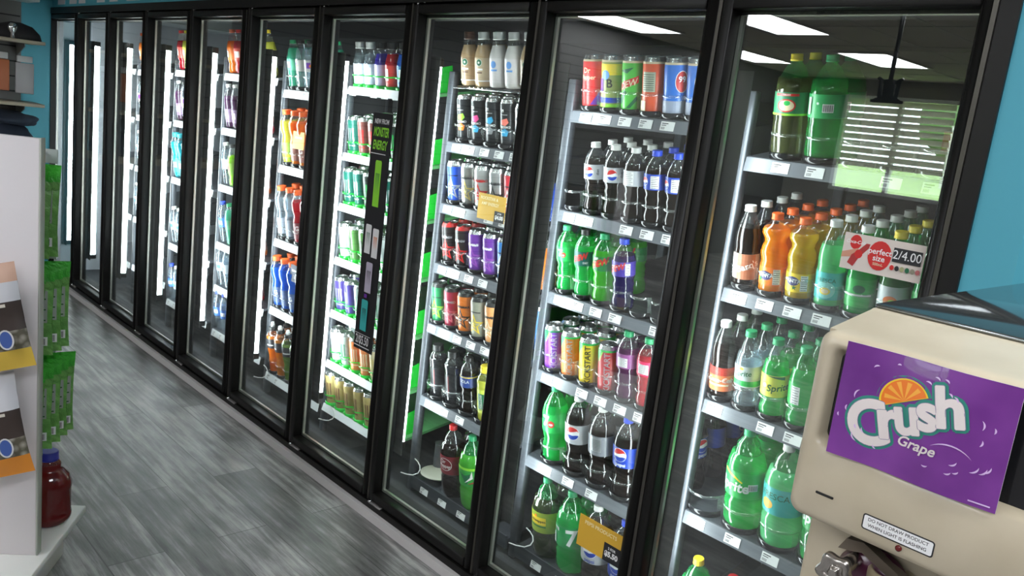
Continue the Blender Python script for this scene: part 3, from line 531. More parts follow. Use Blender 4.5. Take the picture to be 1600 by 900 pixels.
# fixed frame: header, sill, jambs, mullions
fr = empty('cooler_door_frame', (FL,0,0), label='long black metal frame holding the ten glass cooler doors', cat='door frame')
ox = -FL
b = MB(); b.box((FL+ox,-.012,1.857),(FR+ox,.10,FT),black_frame); b.box((FL+ox,.03,1.815),(FR+ox,.10,1.857),black_rubber); b.build('header', fr)
b = MB(); b.box((FL+ox,-.012,.030),(FR+ox,.10,.058),black_frame); b.box((FL+ox,.03,.058),(FR+ox,.10,.09),black_rubber); b.build('sill', fr)
b = MB(); b.box((ox+FL,-.008,.058),(ox+FL+.008,.028,1.857),black_frame); b.build('jamb', fr)
b = MB(); b.box((ox+5.576,-.008,.058),(ox+FR,.10,1.857),black_frame); b.box((ox+5.566,-.012,.058),(ox+5.575,-.002,1.857),grey_cover); b.build('jamb', fr)
for n in range(2, 11):
    x = xl(n); b = MB(); b.box((ox+x-.072,.047,.058),(ox+x-.010,.075,1.857),black_rubber)
    b.box((ox+x-.040,-.002,.058),(ox+x-.031,.050,1.857),grey_cover); b.build('mullion', fr)

# doors
DN = ['leftmost','second','third','fourth','fifth','sixth','seventh','eighth','ninth','rightmost']
DLOOK = ['nearly empty behind it','bare bright shelves behind it','pale bottles behind it','turquoise drinks behind it','plum and lime drinks behind it','orange capped sports drinks behind it','tall black energy drink banner on it','star energy cans behind it','blue label colas behind it','white perfect size sign on it']
def door():
    r = empty('cooler_door'); b = MB()
    L, Rr, T_, B_ = -.028, GW+.040, 1.762+.095-.005, .062
    b.rbox((L,-.006,B_),(0,.045,T_),black_frame,.004); b.rbox((-.002,-.006,ZT),(GW+.002,.045,T_),black_frame,.004); b.rbox((-.002,-.006,B_),(GW+.002,.045,ZB),black_frame,.004)
    # full height rounded pull stile
    b.rbox((GW,0,B_),(Rr,.045,T_),black_frame,.004)
    b.build('door_frame', r)
    h = MB(); pts = [(GW+.004+.030*t, 0-.009*math.sin(PI*min(1,max(0,t))**.8)) for t in [i/8 for i in range(9)]]
    h.prism([(GW+.004,.004)] + pts + [(GW+.034,.004)], lambda u, v, k: (u, v, B_+.004+k*(T_-B_-.008)), black_frame, True); h.build('handle', r)
    g = MB(); g.box((0,.030,ZB),(GW,.034,ZT),door_glass); g.build('glass', r)
    s_ = MB()
    for a, c in (((0,.035,ZB),(.009,.045,ZT)),((GW-.009,.035,ZB),(GW,.045,ZT)),((.009,.035,ZT-.010),(GW-.009,.045,ZT)),((.009,.035,ZB),(GW-.009,.045,ZB+.010))): s_.box(a, c, spacer_m)
    s_.build('glass_spacer', r)
    k = MB(); k.lathe([(.006,0),(.006,.012),(.004,.014)],chrome,12,c=(-.014,.005,1.850)); k.rbox((.03,-.002,1.858),(.16,.004,1.864),chrome if False else M('grey closer arm', (.10,.10,.10), .4, .6),.002,1)
    k.lathe([(.004,0),(.004,.006)],chrome,10,c=(.035,-.006,1.856)); k.lathe([(.004,0),(.004,.006)],chrome,10,c=(.18,-.006,1.858)); k.build('hinge', r)
    k = MB(); k.rbox((-.018,-.016,.054),(.065,0,.062),M('worn hinge steel', (.28,.27,.26), .4, .6),.003,1); k.lathe([(.007,0),(.007,.010)],chrome,10,c=(-.004,-.012,.058)); k.build('hinge', r)
    return r
d0 = door()
for n in range(1, 11):
    d = d0 if n == 1 else copy_tree(d0)
    d.location = (xl(n), 0, 0); tag(d, f'{DN[n-1]} black framed glass cooler door, {DLOOK[n-1]}', 'door', 'glass cooler doors')
# led bars
l0 = None
for n in range(1, 11):
    if l0 is None:
        l0 = empty('light_bar'); b = MB(); b.box((-.016,.024,0),(.016,.062,1.40),led_m); b.build('diffuser', l0)
        b = MB(); b.rbox((-.018,.014,-.03),(.018,.067,-.0005),black_frame,.002); b.rbox((-.018,.014,1.4005),(.018,.067,1.43),black_frame,.002)
        b.rbox((-.066,.012,-.03),(.066,.0165,1.43),M('dark bar housing', (.05,.05,.05), .5),.001,1); b.rbox((-.012,0,-.03),(.012,.012,1.43),MATS['dark bar housing'],.001,1); b.build('housing', l0); L = l0
    else: L = copy_tree(l0)
    L.location = (xl(n)-.041 if n > 1 else -.480, .0755, .265); tag(L, f'vertical white light bar at left edge inside {DN[n-1]} cooler door', 'light', 'vertical cooler light bars')

# ------------------------------------------------------------------ racks
TILT = math.radians(9.8)      # gravity fed shelves rise towards the back
XS = {n: xl(n) - .028 for n in range(1, 11)}; XS[2] = -.02; XS[3] = .585; XS[4] = 1.19; XS[5] = 1.845; XS[6] = 2.490; XS[7] = 3.050; XS[8] = 3.740; XS[9] = 4.342; XS[10] = 4.976
SHZ = {10: [1.495,1.148,.835,.505,.090], 9: [1.567,1.257,.990,.725,.424,.087], 8: [1.612,1.412,1.187,.961,.728,.437,.090], 7: [1.567,1.291,1.075,.840,.602,.372,.167],
       6: [1.530,1.180,.825,.487,.150], 5: [1.578,1.298,1.000,.688,.450,.200], 4: [1.570,1.285,.955,.560,.215], 3: [1.55,1.27,.95,.62,.30], 2: [1.55,1.25,.95,.62,.30], 1: []}
FY = .215; DEPTH = .62
WD = {n: (min(.575, XS[n+1] - .044 - XS[n]) if n < 10 else .575) for n in range(2, 11)}; WD[7] = .525; WD[6] = .515
def tray(n, i, z, root, lanes, pitch, style):
    x0 = XS[n]; w = WD[n]; y0 = FY
    t = MB(); sm = shelf_m if style != 'green' else M('pale green tray', (.10,.34,.12), .4)
    if style == 'wire':
        for k in range(24): t.tube([(x0+.02+k*.023,y0,z-.004),(x0+.02+k*.023,y0+DEPTH,z-.004)],.0018,chrome,5)
        for yy in (y0, y0+.2, y0+.4, y0+DEPTH): t.tube([(x0,yy,z-.008),(x0+w,yy,z-.008)],.003,chrome,6)
    else: t.box((x0, y0, z-.012), (x0+w, y0+DEPTH, z-.0005), sm)
    sh = t.build('shelf', root)
    if style == 'wire':
        sh.rotation_euler = (TILT,0,0); sh.location = (0, y0 - (y0*math.cos(TILT) - z*math.sin(TILT)), z - (y0*math.sin(TILT) + z*math.cos(TILT)))
        return sh
    c = MB()
    hgt = .036
    if style == 'black': c.prism([(0,.012),(-.006,.014),(-.012,-hgt),(0,-hgt)], lambda u, v, k: (x0+k*w, y0+u, z+v), shelf_m)
    elif style == 'green': c.prism([(0,.004),(-.004,.006),(-.018,-.024),(-.014,-.026)], lambda u, v, k: (x0+k*w, y0+u, z+v), chan_w)
    else: c.prism([(0,-.002),(-.003,-.002),(-.015,-hgt),(-.011,-hgt)], lambda u, v, k: (x0+k*w, y0+u, z+v), chan_m if n > 7 else chan_w)
    sh.rotation_euler = (TILT,0,0); sh.location = (0, y0 - (y0*math.cos(TILT) - z*math.sin(TILT)), z - (y0*math.sin(TILT) + z*math.cos(TILT)))
    c.build('price_channel', sh)
    # price tags lie in the channel
    tm = MB(); X = Vector((1,0,0)); Zd = Vector((0,.012,.034)).normalized()
    fn = plane((0,0,0), X, Zd)
    prints(tm, [('rect',-.024,-.013,.024,.013,tag_m),('rect',-.020,.006,.002,.0085,ink),('rect',-.020,.001,-.004,.003,ink)] + [('rect',-.020+.0018*q,-.010,-.0192+.0018*q,-.003,ink) for q in range(8)], fn, None, .0002)
    tm_o = None
    if style != 'green' or i == 0:
        for k, lx in enumerate(lanes):
            if n < 6 and k > 2: break
            if tm_o is None: o = tm.build('price_tag', sh); tm_o = o
            else: o = tm_o.copy(); COL.objects.link(o)
            o.location = (lx + (.012 if n > 8 else 0), y0 - .010 - (.002 if style == 'black' else 0), z - .018)
            if (k*7 + n + i) % 5 == 4: bpy.data.objects.remove(o) if o is not tm_o else None
    # front stops: dark ring with a clear fence
    so = None
    if n >= 6 and style in ('grey', 'green'):
        for lx in lanes:
            if so is None:
                s_ = MB(); rr = pitch*.485; dm = black_gloss if style == 'grey' else green_tray
                s_.lathe([(rr-.002,.0),(rr,.0),(rr,.016),(rr-.002,.017)], dm, 14, capb=False, capt=False, a0=-1.35, a1=1.35)
                if style == 'grey': s_.lathe([(rr-.001,.058),(rr+.0005,.058),(rr+.0005,.066),(rr-.001,.066)], acrylic, 14, capb=False, capt=False, a0=-1.45, a1=1.45); s_.lathe([(rr,.017),(rr,.058)], acrylic, 14, capb=False, capt=False, a0=-1.45, a1=-1.1); s_.lathe([(rr,.017),(rr,.058)], acrylic, 14, capb=False, capt=False, a0=1.1, a1=1.45)
                else: s_.lathe([(rr,.050),(rr,.055)], green_tray, 12, capb=False, capt=False, a0=-1.2, a1=1.2)
                so = o = s_.build('lane_stop', sh)
            else: o = so.copy(); COL.objects.link(o)
            o.location = (lx, y0 + rr - .004, z)
    if style == 'green':
        s_ = MB(); s_.prism([(0,0),(.16,0),(.16,.10),(0,.085)], lambda u, v, k: (x0+w-.026+.003*k, y0-.005+u, z+v), green_tray)
        s_.prism([(0,0),(.16,0),(.16,.06),(0,.05)], lambda u, v, k: (x0+.002+.003*k, y0+.02+u, z+v), green_tray); s_.build('side_guard', sh)
    return sh
LANES = {}
for n in range(2, 11):
    root = empty('shelf_rack', (0,0,0)); tag(root, f'tall cooler shelf rack behind {DN[n-1]} glass door', 'shelf rack', 'racks inside the cooler')
    x0 = XS[n]
    for xx in (x0-.040, x0+.577 if n == 10 else x0+9):
        for yy in (FY+.004, FY+DEPTH-.03):
            if xx > x0 + 1: continue
            b = MB(); b.rbox((xx,yy,.0305),(xx+.032,yy+.028,1.66),post_m,.003,1)
            b.build('post', root)
    for i, z in enumerate(SHZ[n]):
        pitch = .0775; first = x0 + .052 - .0
        style = 'green' if n == 7 else 'grey'
        if n == 8 and i == 0: style = 'wire'
        if z < .12: style = 'black'
        if (n, i) in ((9,4),): pitch = .101
        if z < .10 or (n, i) == (10,3): pitch = .113
        if (n, i) == (8,5): pitch = .093
        if (n, i) == (10,0): pitch = .093
        c0 = {(10,0): 5.066, (10,1): 5.014, (10,2): 4.991+.01, (10,3): 5.010, (10,4): 5.04, (9,0): 4.392, (9,1): 4.378, (9,2): 4.385, (9,3): 4.376, (9,4): 4.425, (9,5): 4.441, (8,0): 3.791, (8,1): 3.800, (8,2): 3.786, (8,3): 3.792, (8,4): 3.766, (8,5): 3.798, (8,6): 3.827,
              (7,0): 3.092, (7,1): 3.092, (7,2): 3.088, (7,3): 3.09, (7,4): 3.09, (7,5): 3.09, (7,6): 3.075}.get((n, i), x0+.045)
        lanes = []; x = c0
        while x < x0 + WD[n] - pitch*.5: lanes.append(x); x += pitch
        LANES[(n, i)] = (lanes, pitch, z, style); tray(n, i, z, root, lanes, pitch, style)

# ------------------------------------------------------------------ stock
ORD = ['first','second','third','fourth','fifth','sixth','seventh','eighth']; ROW = ['front','second','third','fourth','fifth','deep']
DSH = {n: f'{DN[n-1]} cooler' for n in range(1, 11)}
USED = set()
def stock(n, i, kinds, rows, rot=None, y=None):
    lanes, pitch, z, style = LANES[(n, i)]
    for k, kd in enumerate(kinds):
        if kd is None or k >= len(lanes): continue
        nr = rows[k] if isinstance(rows, (list, tuple)) else rows
        kk, r0 = (kd if isinstance(kd, tuple) else (kd, None))
        proto, name, cat, _ = PROTO[kk]
        sh = CAN.get(None)
        rad = pitch*.485
        for j in range(abs(nr)):
            if kk not in USED: o = proto; USED.add(kk)
            else: o = copy_tree(proto)
            a = (r0 if r0 is not None else random.uniform(-.35,.6)) if j == 0 else random.uniform(-3,3)
            if nr < 0: j = 3
            dy = rad - .001 + j*max(.0705, pitch*.97) + random.uniform(0,.0015)
            o.location = (lanes[k] + random.uniform(-.001,.001), FY + dy*math.cos(TILT), z + dy*math.sin(TILT)); o.rotation_mode = 'ZYX'; o.rotation_euler = (TILT,0,a)
            tag(o, f'{DESC[kk]}, {ROW[j]} in {ORD[k]} lane, {ORD[i]} shelf, {DSH[n]}', cat, f'{DESC[kk].split(",")[0]} row')
stock(10,0,[('canada',.15),('green_liter',.1),None,None,None,('clear_redcap',.2)],[2,2,0,0,0,1])
stock(10,1,[('rootbeer',-.25),('orange_soda',.1),('pineapple_soda',.1),('fresca',.15),('ginger_ale',.3),('clear_soda',.2),('ginger_ale',.1)],[4,4,5,4,5,5,3])
stock(10,2,[('cherry_cola',.2),('diet_lemon',.1),('lemon_yellow',.1),('lemon_green',.2),('lemon_green',.8),('sprite2' if False else 'lemon_green',.1),'lemon_green'],[3,3,3,4,3,2,2])
stock(10,3,[None,('sprite2',.15),('fresca2',.0),('sprite2',.3),'sprite2'],[0,3,2,1,1])
stock(10,4,[('yellowcap2',.1),('cola2',.3),('sprite2',.3),('cola2',.2)],[1,1,1,1])
stock(9,0,[('az_red',.1),('az_yellow',.1),('az_green',.1),('az_orange',.1),('az_blue',.25),('az_blue',-.1),('az_green',.4)],[2,2,2,2,2,2,1])
stock(9,1,[None,('diet_pepsi',.25),('diet_pepsi',.6),('diet_pepsi_back',.1),('pepsi',.2),('pepsi',.1),'pepsi'],[0,3,3,3,3,3,2])
stock(9,2,[('sevenup',.2),('dew_dark',.3),('dew',.15),('dew_violet',.2),None,None,'dew'],[4,3,3,1,0,0,2])
stock(9,3,[('kick_purple',.35),('kick_orange',.2),('kick_yellow',.2),('kick_red',.2),('grape',.15),('strawberry',.15),'strawberry'],[3,3,3,3,2,2,2])
stock(9,4,[('sevenup_l',.3),('diet_pepsi_l',.45),('diet_back_l',.2),('pepsi_l',.2),'pepsi_l'],[3,3,3,5,5])
stock(9,5,[('schweppes',.1),('sevenup2',.2),('diet_pepsi2',.2),('pepsi2',.1),'pepsi2'],[2,2,2,2,1])
stock(8,0,[('mocha',.25),('vanilla',.25),('white_coffee',.2),('white_coffee',.2),('vanilla',.3),'mocha'],[2,2,1,2,1,1])
stock(8,1,[('bang_green',.25),('bang_pink',.25),('bang_blue',.25),('bang_coral',.25),('rock_silver',.2),('bang_blue',.3),'bang_green'],[3,3,3,3,2,1,1])
stock(8,2,[('rock_blue',.3),('rock_gold',.3),('rock_white',.25),('rock_silver',.25),('rock_red',.2),'rock_red','rock_blue'],[3,3,3,3,2,1,1])
stock(8,3,[('rock_black',.3),('rock_black',.2),('revolt',.2),('revolt',.1),('rock_navy',.2),'rock_navy','orange_tall'],[3,3,3,3,2,1,2])
stock(8,4,[('rock_green',.25),('rock_crimson',.25),('rock_orange',.2),('rock_grey',.2),('rock_recovery',.15),'rock_orange','blue_slim'],[3,3,3,3,2,1,2])
stock(8,5,[('muscle',.3),('muscle',.2),('navy20',.2),('yellow20',.2),'yellow20','yellow20'],[2,2,2,2,1,2])
stock(8,6,[None,('drpepper2',.15),('dew2',.2),'drpepper2','drpepper2'],[0,2,2,1,1])
stock(7,0,['ener_clear','ener_clear','ener_violet','ener_red','ener_blue','ener_red','ener_blue'],[1,1,2,2,2,1,1])
stock(7,1,['mon_teal','mon_rose','mon_rose','mon_black','mon_black','mon_rose','mon_rose'],[4,4,4,3,2,1,1])
stock(7,2,['mon_teal','mon_teal','mon_black','mon_teal','mon_teal','mon_teal','mon_black'],[3,3,3,2,1,1,1])
stock(7,3,['mon_white','mon_lime','mon_lime','mon_lime','mon_white','mon_lime','mon_white'],[3,3,3,2,1,1,1])
stock(7,4,['mon_indigo','mon_indigo','mon_grey','mon_white','mon_grey','mon_grey','mon_amber'],[3,3,3,2,1,1,1])
stock(7,5,['mon_white','mon_grey','mon_amber','mon_amber','mon_sand','mon_amber','mon_rose'],[3,3,3,3,2,1,1])
stock(7,6,['mon_gold','mon_gold','mon_gold','mon_gold','mon_gold','mon_gold','mon_gold'],[3,3,3,2,2,1,1])
stock(6,0,['water_green','water_pale','water_pale','water_green','water_pale','water_green'],[2,2,2,1,1,1])
stock(6,1,['sport_yellow','sport_orange','sport_orange','sport_red','sport_orange','sport_red','sport_yellow'],[2,3,2,2,1,1,1])
stock(6,2,['sport_clear','sport_clear','sport_red','sport_red','sport_clear','sport_clear','sport_orange'],[3,3,2,2,1,1,1])
stock(6,3,['sport_blue','sport_blue','sport_blue','sport_clear','sport_blue','sport_blue','sport_blue'],[3,3,2,2,1,1,1])
stock(6,4,['power_orange','power_amber','power_olive','power_olive','power_amber','power_orange'],[3,2,2,1,1,1])
stock(5,0,['juice_orange','juice_red','juice_orange','juice_red',None,'juice_yellow'],[2,2,1,1,0,1])
stock(5,1,['juice_plum','juice_plum','juice_plum','juice_plum',None,'juice_red'],[2,2,1,1,0,1])
stock(5,2,['water_clear','lime_drink','juice_plum','lime_drink',None,'sport_orange'],[2,2,1,1,0,1])
stock(5,3,['water_blue','water_green','juice_orange','water_green',None,'sport_orange'],[2,2,1,1,0,1])
stock(5,4,['water_clear','water_clear','water_clear','water_clear',None,'sport_red'],[2,2,1,1,0,1])
stock(5,5,['water_blue','water_blue','water_blue','water_blue'],[2,2,2,1])
stock(4,0,['juice_red','juice_yellow','juice_yellow'],[1,1,1])
stock(4,1,['juice_plum','water_pale','water_clear','juice_plum'],[1,1,1,1])
stock(4,2,['teal_drink','teal_drink','teal_drink','water_clear'],[1,1,1,1])
stock(4,3,['water_clear','water_clear','water_blue','water_clear'],[2,2,1,1])
stock(4,4,['water_blue','water_clear','water_blue'],[1,1,1])
stock(3,0,['juice_orange','juice_yellow','juice_yellow'],1); stock(3,1,['water_pale','lime_drink','lime_drink'],1); stock(3,2,['water_clear','lime_drink','juice_red'],1); stock(3,3,['water_clear','water_clear','juice_plum'],1)
stock(2,0,['water_clear','water_clear'],1); stock(2,1,['water_blue','water_clear'],1); stock(2,2,['water_clear','water_clear','juice_yellow'],1)
for k, v in PROTO.items():
    if k not in USED:
        for c in list(v[0].children): bpy.data.objects.remove(c)
        bpy.data.objects.remove(v[0])

# red cola cartons standing deep on the top shelf of the rightmost rack
for q, x in enumerate((5.345, 5.475)):
    r = MB(); r.rbox((-.060,-.05,0),(.060,.05,.125), M('red carton', (.62,.03,.03), .45), .002, 1)
    prints(r, [T('Coke' if q == 0 else 'Coca-Cola',0,.07,.034 if q == 0 else .024,white_p,shear=.3)], plane((0,-.05,0),(1,0,0),(0,0,1)))
    tag(r.build('drink_carton', loc=(x, FY+.48, 1.495)), f'red cola carton deep on top shelf, {"left" if q == 0 else "right"} one', 'carton', 'red cola cartons')
# a stray scanner dock with a round white card in the eighth bay
r = empty('price_gun_stand', (3.80,.30,.106), label='grey cup and round white slotted card beside maroon cola bottle', cat='card stand')
b = MB(); b.lathe([(.030,0),(.026,.01),(.024,.11),(.026,.115)], M('smoked grey plastic', (.09,.09,.10), .3), 20, c=(-.045,.03,0)); b.build('cup', r)
b = MB(); b.lathe([(.070,0),(.070,.004)], M('ivory card', (.62,.62,.52), .5), 28, c=(.005,-.014,.014))
for a in (0,1.3,2.4,3.9,5.1): b.box((.030*math.cos(a)-.012,.030*math.sin(a)-.016,.0162),(.030*math.cos(a)+.012,.030*math.sin(a)-.008,.0168),ink)
b.build('card', r)
b = MB(); b.rbox((-.012,.03,0),(.030,.036,.16),MATS['ivory card'],.001,1); b.build('upright_card', r)
# looped cable at the foot of the light bars
for n in (6,7,8,9):
    x = xl(n)+.05; b = MB(); b.tube([(x-.03,.10,.165),(x,.105,.168),(x+.03,.112,.175),(x+.048,.12,.188),(x+.052,.125,.203),(x+.045,.128,.216),(x+.030,.128,.226),(x+.020,.12,.236)], .0022, M('white cable', (.7,.7,.7), .4), 6)
    tag(b.build('light_cable'), f'thin white cable looping below light bar of {DN[n-1]} cooler door', 'cable', 'light bar cables')

# ------------------------------------------------------------------ signs on the glass and shelves
def card(name, x0, z0, x1, z1, y, base, items, label, th=.0015, cat='sign', tilt=0):
    r = MB(); w, h = x1-x0, z1-z0
    r.box((-w/2,0,-h/2),(w/2,th,h/2),base); prints(r, items(w, h), plane((0,0,0),(1,0,0),(0,0,1)))
    o = r.build(name, loc=((x0+x1)/2, y, (z0+z1)/2)); o.rotation_euler = (0,tilt,0); return tag(o, label, cat)
seg = M('sign light print', (.85,.83,.78), .5)
GY = .0270
def perfect(w, h):
    it = [('disc',-w*.345,h*.27,w*.075,h*.20,red), T('Coca-Cola',-w*.345,h*.27,.010,white_p,shear=.3)]
    it += [('poly',[(-w*.5,-h*.20),(-w*.5,-h*.05),(-w*.38,h*.05),(-w*.30,h*.12),(-w*.28,h*.02),(-w*.36,-h*.14)],M('hand skin print', (.62,.30,.20), .5))]
    it += [('poly',[(-w*.41,-h*.32),(-w*.33,-h*.40),(-w*.27,-h*.12),(-w*.17,h*.16),(-w*.16,h*.28),(-w*.21,h*.28),(-w*.30,h*.05),(-w*.37,-h*.08)],M('dark red print', (.42,.03,.03), .4)), ('disc',-w*.285,-h*.04,w*.05,h*.12,red)]
    it += [('disc',-w*.025,h*.02,w*.145,h*.40,red), T('perfect',-w*.025,h*.12,.017,white_p), T('size',-w*.025,-h*.06,.017,white_p), T('500mL',-w*.025,-h*.22,.008,crm)]
    it += [('rect',w*.135,-h*.06,w*.475,h*.32,ink), T('2/4.00',w*.305,h*.13,.026,white_p,bold=.0,sx=.9)]
    it += [('disc',w*(.15+.062*i),-h*.22,w*.026,h*.07,[red,ink,M('olive print', (.4,.4,.2), .5),dgrn,M('khaki print', (.3,.28,.2), .5),M('dusty red', (.55,.15,.15), .5)][i]) for i in range(6)]
    return it
card('price_sign', 5.352+.008, 1.288, 5.530, 1.365, GY, M('sign cream card', (.72,.64,.58), .5), perfect, 'cream perfect size price sign with red circle on rightmost glass door')
def pepsis(w, h):
    return [T('PEPSI PRODUCTS',0,h*.32,.0155,M('pale yellow print', (.95,.85,.5), .5),bold=.01), ('rect',w*.12,-h*.5,w*.5,h*.06,ink), T('2 FOR',w*.30,-h*.08,.010,white_p,bold=.03), T('$5.50',w*.30,-h*.26,.021,white_p,bold=.05)]
def rocks(w, h):
    return [T('ROCKSTAR &',-w*.1,h*.33,.015,MATS['pale yellow print'],bold=.01), T('AMP ENERGY',-w*.05,h*.12,.015,MATS['pale yellow print'],bold=.01), ('rect',w*.14,-h*.5,w*.5,-h*.08,ink), T('2 FOR',w*.32,-h*.17,.008,white_p), T('$4.00',w*.32,-h*.32,.018,white_p,bold=.05)]
amber = M('amber card', (.72,.42,.04), .5)
card('price_sign', 4.755, .345, 4.915, .440, GY, amber, pepsis, 'amber two for price sign on ninth door in front of colas')
card('price_sign', 3.972, 1.168, 4.112, 1.257, .192, amber, rocks, 'amber two for price sign clipped over star energy cans')
card('price_sign', 2.64, 1.27, 2.742, 1.349, .192, amber, lambda w, h: [('rect',-w*.3,h*.1,w*.3,h*.2,seg)], 'small amber price sign before orange sports drinks')
card('price_sign', 2.70, .66, 2.80, .74, .192, M('navy card', (.02,.03,.08), .5), lambda w, h: [('rect',-w*.35,h*.1,w*.35,h*.22,white_p), T('2/$4',0,-h*.2,.02,white_p)], 'small navy price sign before blue sports drinks')
def monster(w, h):
    it = [T('NEW FROM',-.004,h*.466,.024,white_p,shear=.15,bold=.02,sx=.72), T('MONSTER',-.002,h*.423,.046,lime,shear=.15,bold=.03,sx=.46), T('ENERGY',-.004,h*.370,.046,lime,shear=.15,bold=.03,sx=.52), ('rect',-w*.45,h*.335,w*.3,h*.338,white_p)]
    def ic(cx, cz, ww, hh, m, c2):
        a = [('poly',[(cx-ww,cz-hh),(cx+ww,cz-hh),(cx+ww,cz+hh*.92),(cx+ww*.8,cz+hh),(cx-ww*.8,cz+hh),(cx-ww,cz+hh*.92)],m)]
        for q in (-.45,0,.45): a.append(('poly',[(cx+ww*(q-.12),cz+hh*.45),(cx+ww*(q+.12),cz+hh*.45),(cx+ww*q,cz-hh*.5)],c2))
        return a
    it += ic(.000,h*.215,.020,.085,lime,dgrn) + ic(-.026,h*-.020,.019,.055,white_p,dgrn) + ic(.024,h*-.030,.019,.055,white_p,org) + ic(.002,h*-.180,.021,.058,M('mauve print', (.55,.50,.62), .4),ink) + ic(-.006,h*-.345,.021,.060,tealp,ink)
    it += [('rect',-.014,h*-.268,.004,h*-.252,prp), ('rect',-w*.42,h*-.430,w*.40,h*-.428,white_p), T('2/$5.50',-.002,h*-.455,.046,white_p,sx=.62), ('rect',-w*.42,h*-.484,w*.40,h*-.480,white_p)]
    return it
card('advertising_banner', 3.527, .590, 3.652, 1.482, GY, M('matt black card', (.012,.012,.014), .55), monster, 'tall narrow black energy drink banner on seventh glass door')

# ------------------------------------------------------------------ lettering above the frame
b = MB(); wl = M('white wall lettering', (.62,.62,.66), .5)
for a, c in ((-.36,-.20),(-.10,.05),(.10,.23),(.46,.60),(.69,.83),(.98,1.18),(1.72,2.4)):
    b.prism([(a,1.915),(c,1.915),(c+.02,2.16),(a+.02,2.16)], lambda u, v, k: (u, -.002*k, v), wl)
tag(b.build('wall_lettering'), 'broad white lettering strokes on teal wall above left doors', 'lettering')

# ------------------------------------------------------------------ left wall shelves and goods
shm = M('beige melamine shelf', (.42,.36,.27), .5)
def wshelf(z, lab, y0=-.95, y1=-.125, x1=-.16):
    r = empty('wall_shelf', (-.485, y1, z), label=lab, cat='shelf'); b = MB(); b.rbox((0,y0-y1,0),(x1+.485,0,.022),shm,.003,1); b.build('board', r)
    b = MB()
    for yy in (-.75,-.10): b.prism([(0,0),(.22,0),(.22,-.02),(0,-.09)], lambda u, v, k, yy=yy: (u, yy+.006*k, v), M('shelf bracket', (.2,.2,.2), .4))
    b.build('bracket', r)
wshelf(1.628, 'upper beige wall shelf holding dark helmet at far left'); wshelf(1.222, 'lower beige wall shelf above folded dark clothes')
r = MB(); r.rbox((-.485,-1.1,1.90),(-.20,-.15,2.12),M('pale box', (.45,.50,.48), .5),.006); tag(r.build('storage_box'), 'pale grey box at top of left wall shelving', 'box')
r = empty('helmet', (-.30,-.27,1.651), label='dark cap shaped object with silver ball on upper wall shelf', cat='ornament')
b = MB(); b.lathe([(.14,0),(.13,.04),(.09,.085),(.03,.105)],M('dark felt', (.02,.018,.02), .8),20,rf=lambda a, z: 1+.12*math.sin(3*a)); b.build('cap_body', r)
b = MB(); b.lathe([(.012,.0),(.012,.03),(.022,.04),(.028,.06),(.026,.078),(.014,.092)],chrome,16,c=(.15,-.05,.0)); b.build('silver_ball', r)
for q, (y, z) in enumerate(((-.215,1.40),(-.36,1.41))):
    r = empty('packet', (-.30, y, z), label=['white foil packet hanging below upper wall shelf, nearer cooler','orange framed packet hanging at photo left edge'][q], cat='packet')
    b = MB(); b.rbox((-.006,-.055,-.10),(.010,.055,.10),M('white foil', (.40,.38,.40), .3) if q == 0 else M('orange box', (.45,.12,.04), .5),.005); b.build('pouch', r)
    b = MB(); b.rbox((-.02,-.045,.105),(.012,.045,.145),M('white header', (.55,.55,.55), .5),.002,1); b.build('header_tag', r)
def blob(name, c, s_, m, lab, cat, seed=0):
    bm = bmesh.new(); bmesh.ops.create_icosphere(bm, subdivisions=4, radius=1); rnd = random.Random(seed); ph = [rnd.uniform(0,6) for _ in range(6)]
    for v in bm.verts:
        x, y, z = v.co; k = 1 + .10*math.sin(4*x+ph[0]+3*y) + .08*math.sin(6*z+ph[1]+4*x) + .05*math.sin(9*y+ph[2]); z2 = max(z, -.55)
        v.co = Vector((x*k*s_[0], y*k*s_[1], z2*k*s_[2]))
    b = MB(); b.bm(bm, m, True); return tag(b.build(name, loc=c), lab, cat)
denim = M('dark denim cloth', (.025,.035,.06), .85)
r = MB(); r.rbox((-.485,-1.3,.88),(-.10,-.16,.93),shm,.004); r.rbox((-.485,-1.3,0),(-.12,-.18,.88),M('dim cabinet', (.20,.20,.20), .6),.004); tag(r.build('display_table'), 'low display cabinet under the folded dark clothes', 'cabinet')
blob('folded_clothes', (-.28,-.34,.985), (.17,.19,.105), denim, 'lower dark navy cloth bundle on cabinet at far left', 'clothes', 3)
blob('folded_clothes', (-.30,-.30,1.125), (.13,.15,.055), denim, 'upper dark navy cloth bundle at far left', 'clothes', 5)

# ------------------------------------------------------------------ white display unit, bags and juice
UW = Vector((.8192,-.5736,0)); UU = Vector((-.5736,-.8192,0)); M0 = Vector((3.747,-1.118,0))
ANG = math.atan2(UW.y, UW.x)      # local x = W (towards camera), local y = -U
gd = empty('display_unit', M0, ANG, label='white double sided display unit standing at lower left', cat='display shelf')
whm = M('white laminate', (.80,.75,.76), .5); whb = M('off white base shelf', (.78,.78,.74), .45)
b = MB(); b.rbox((-.012,-1.0,.150),(.012,0,1.322),whm,.002,1); b.build('back_panel', gd)
b = MB(); b.rbox((-.0135,0,.15),(.0135,.006,1.324),M('grey green edge band', (.40,.42,.36), .5),.002,1); b.build('edge_band', gd)
b = MB(); b.rbox((-.30,-1.0,.128),(.34,.030,.150),whb,.003,1); b.build('base_shelf', gd)
b = MB(); b.rbox((-.26,-.98,0),(.30,-.022,.128),whb,.003,1); b.build('kick_plate', gd)
def L2W(x, y, z): return M0 + UW*x + Vector((-UU.x, -UU.y, 0))*y + Vector((0,0,z))
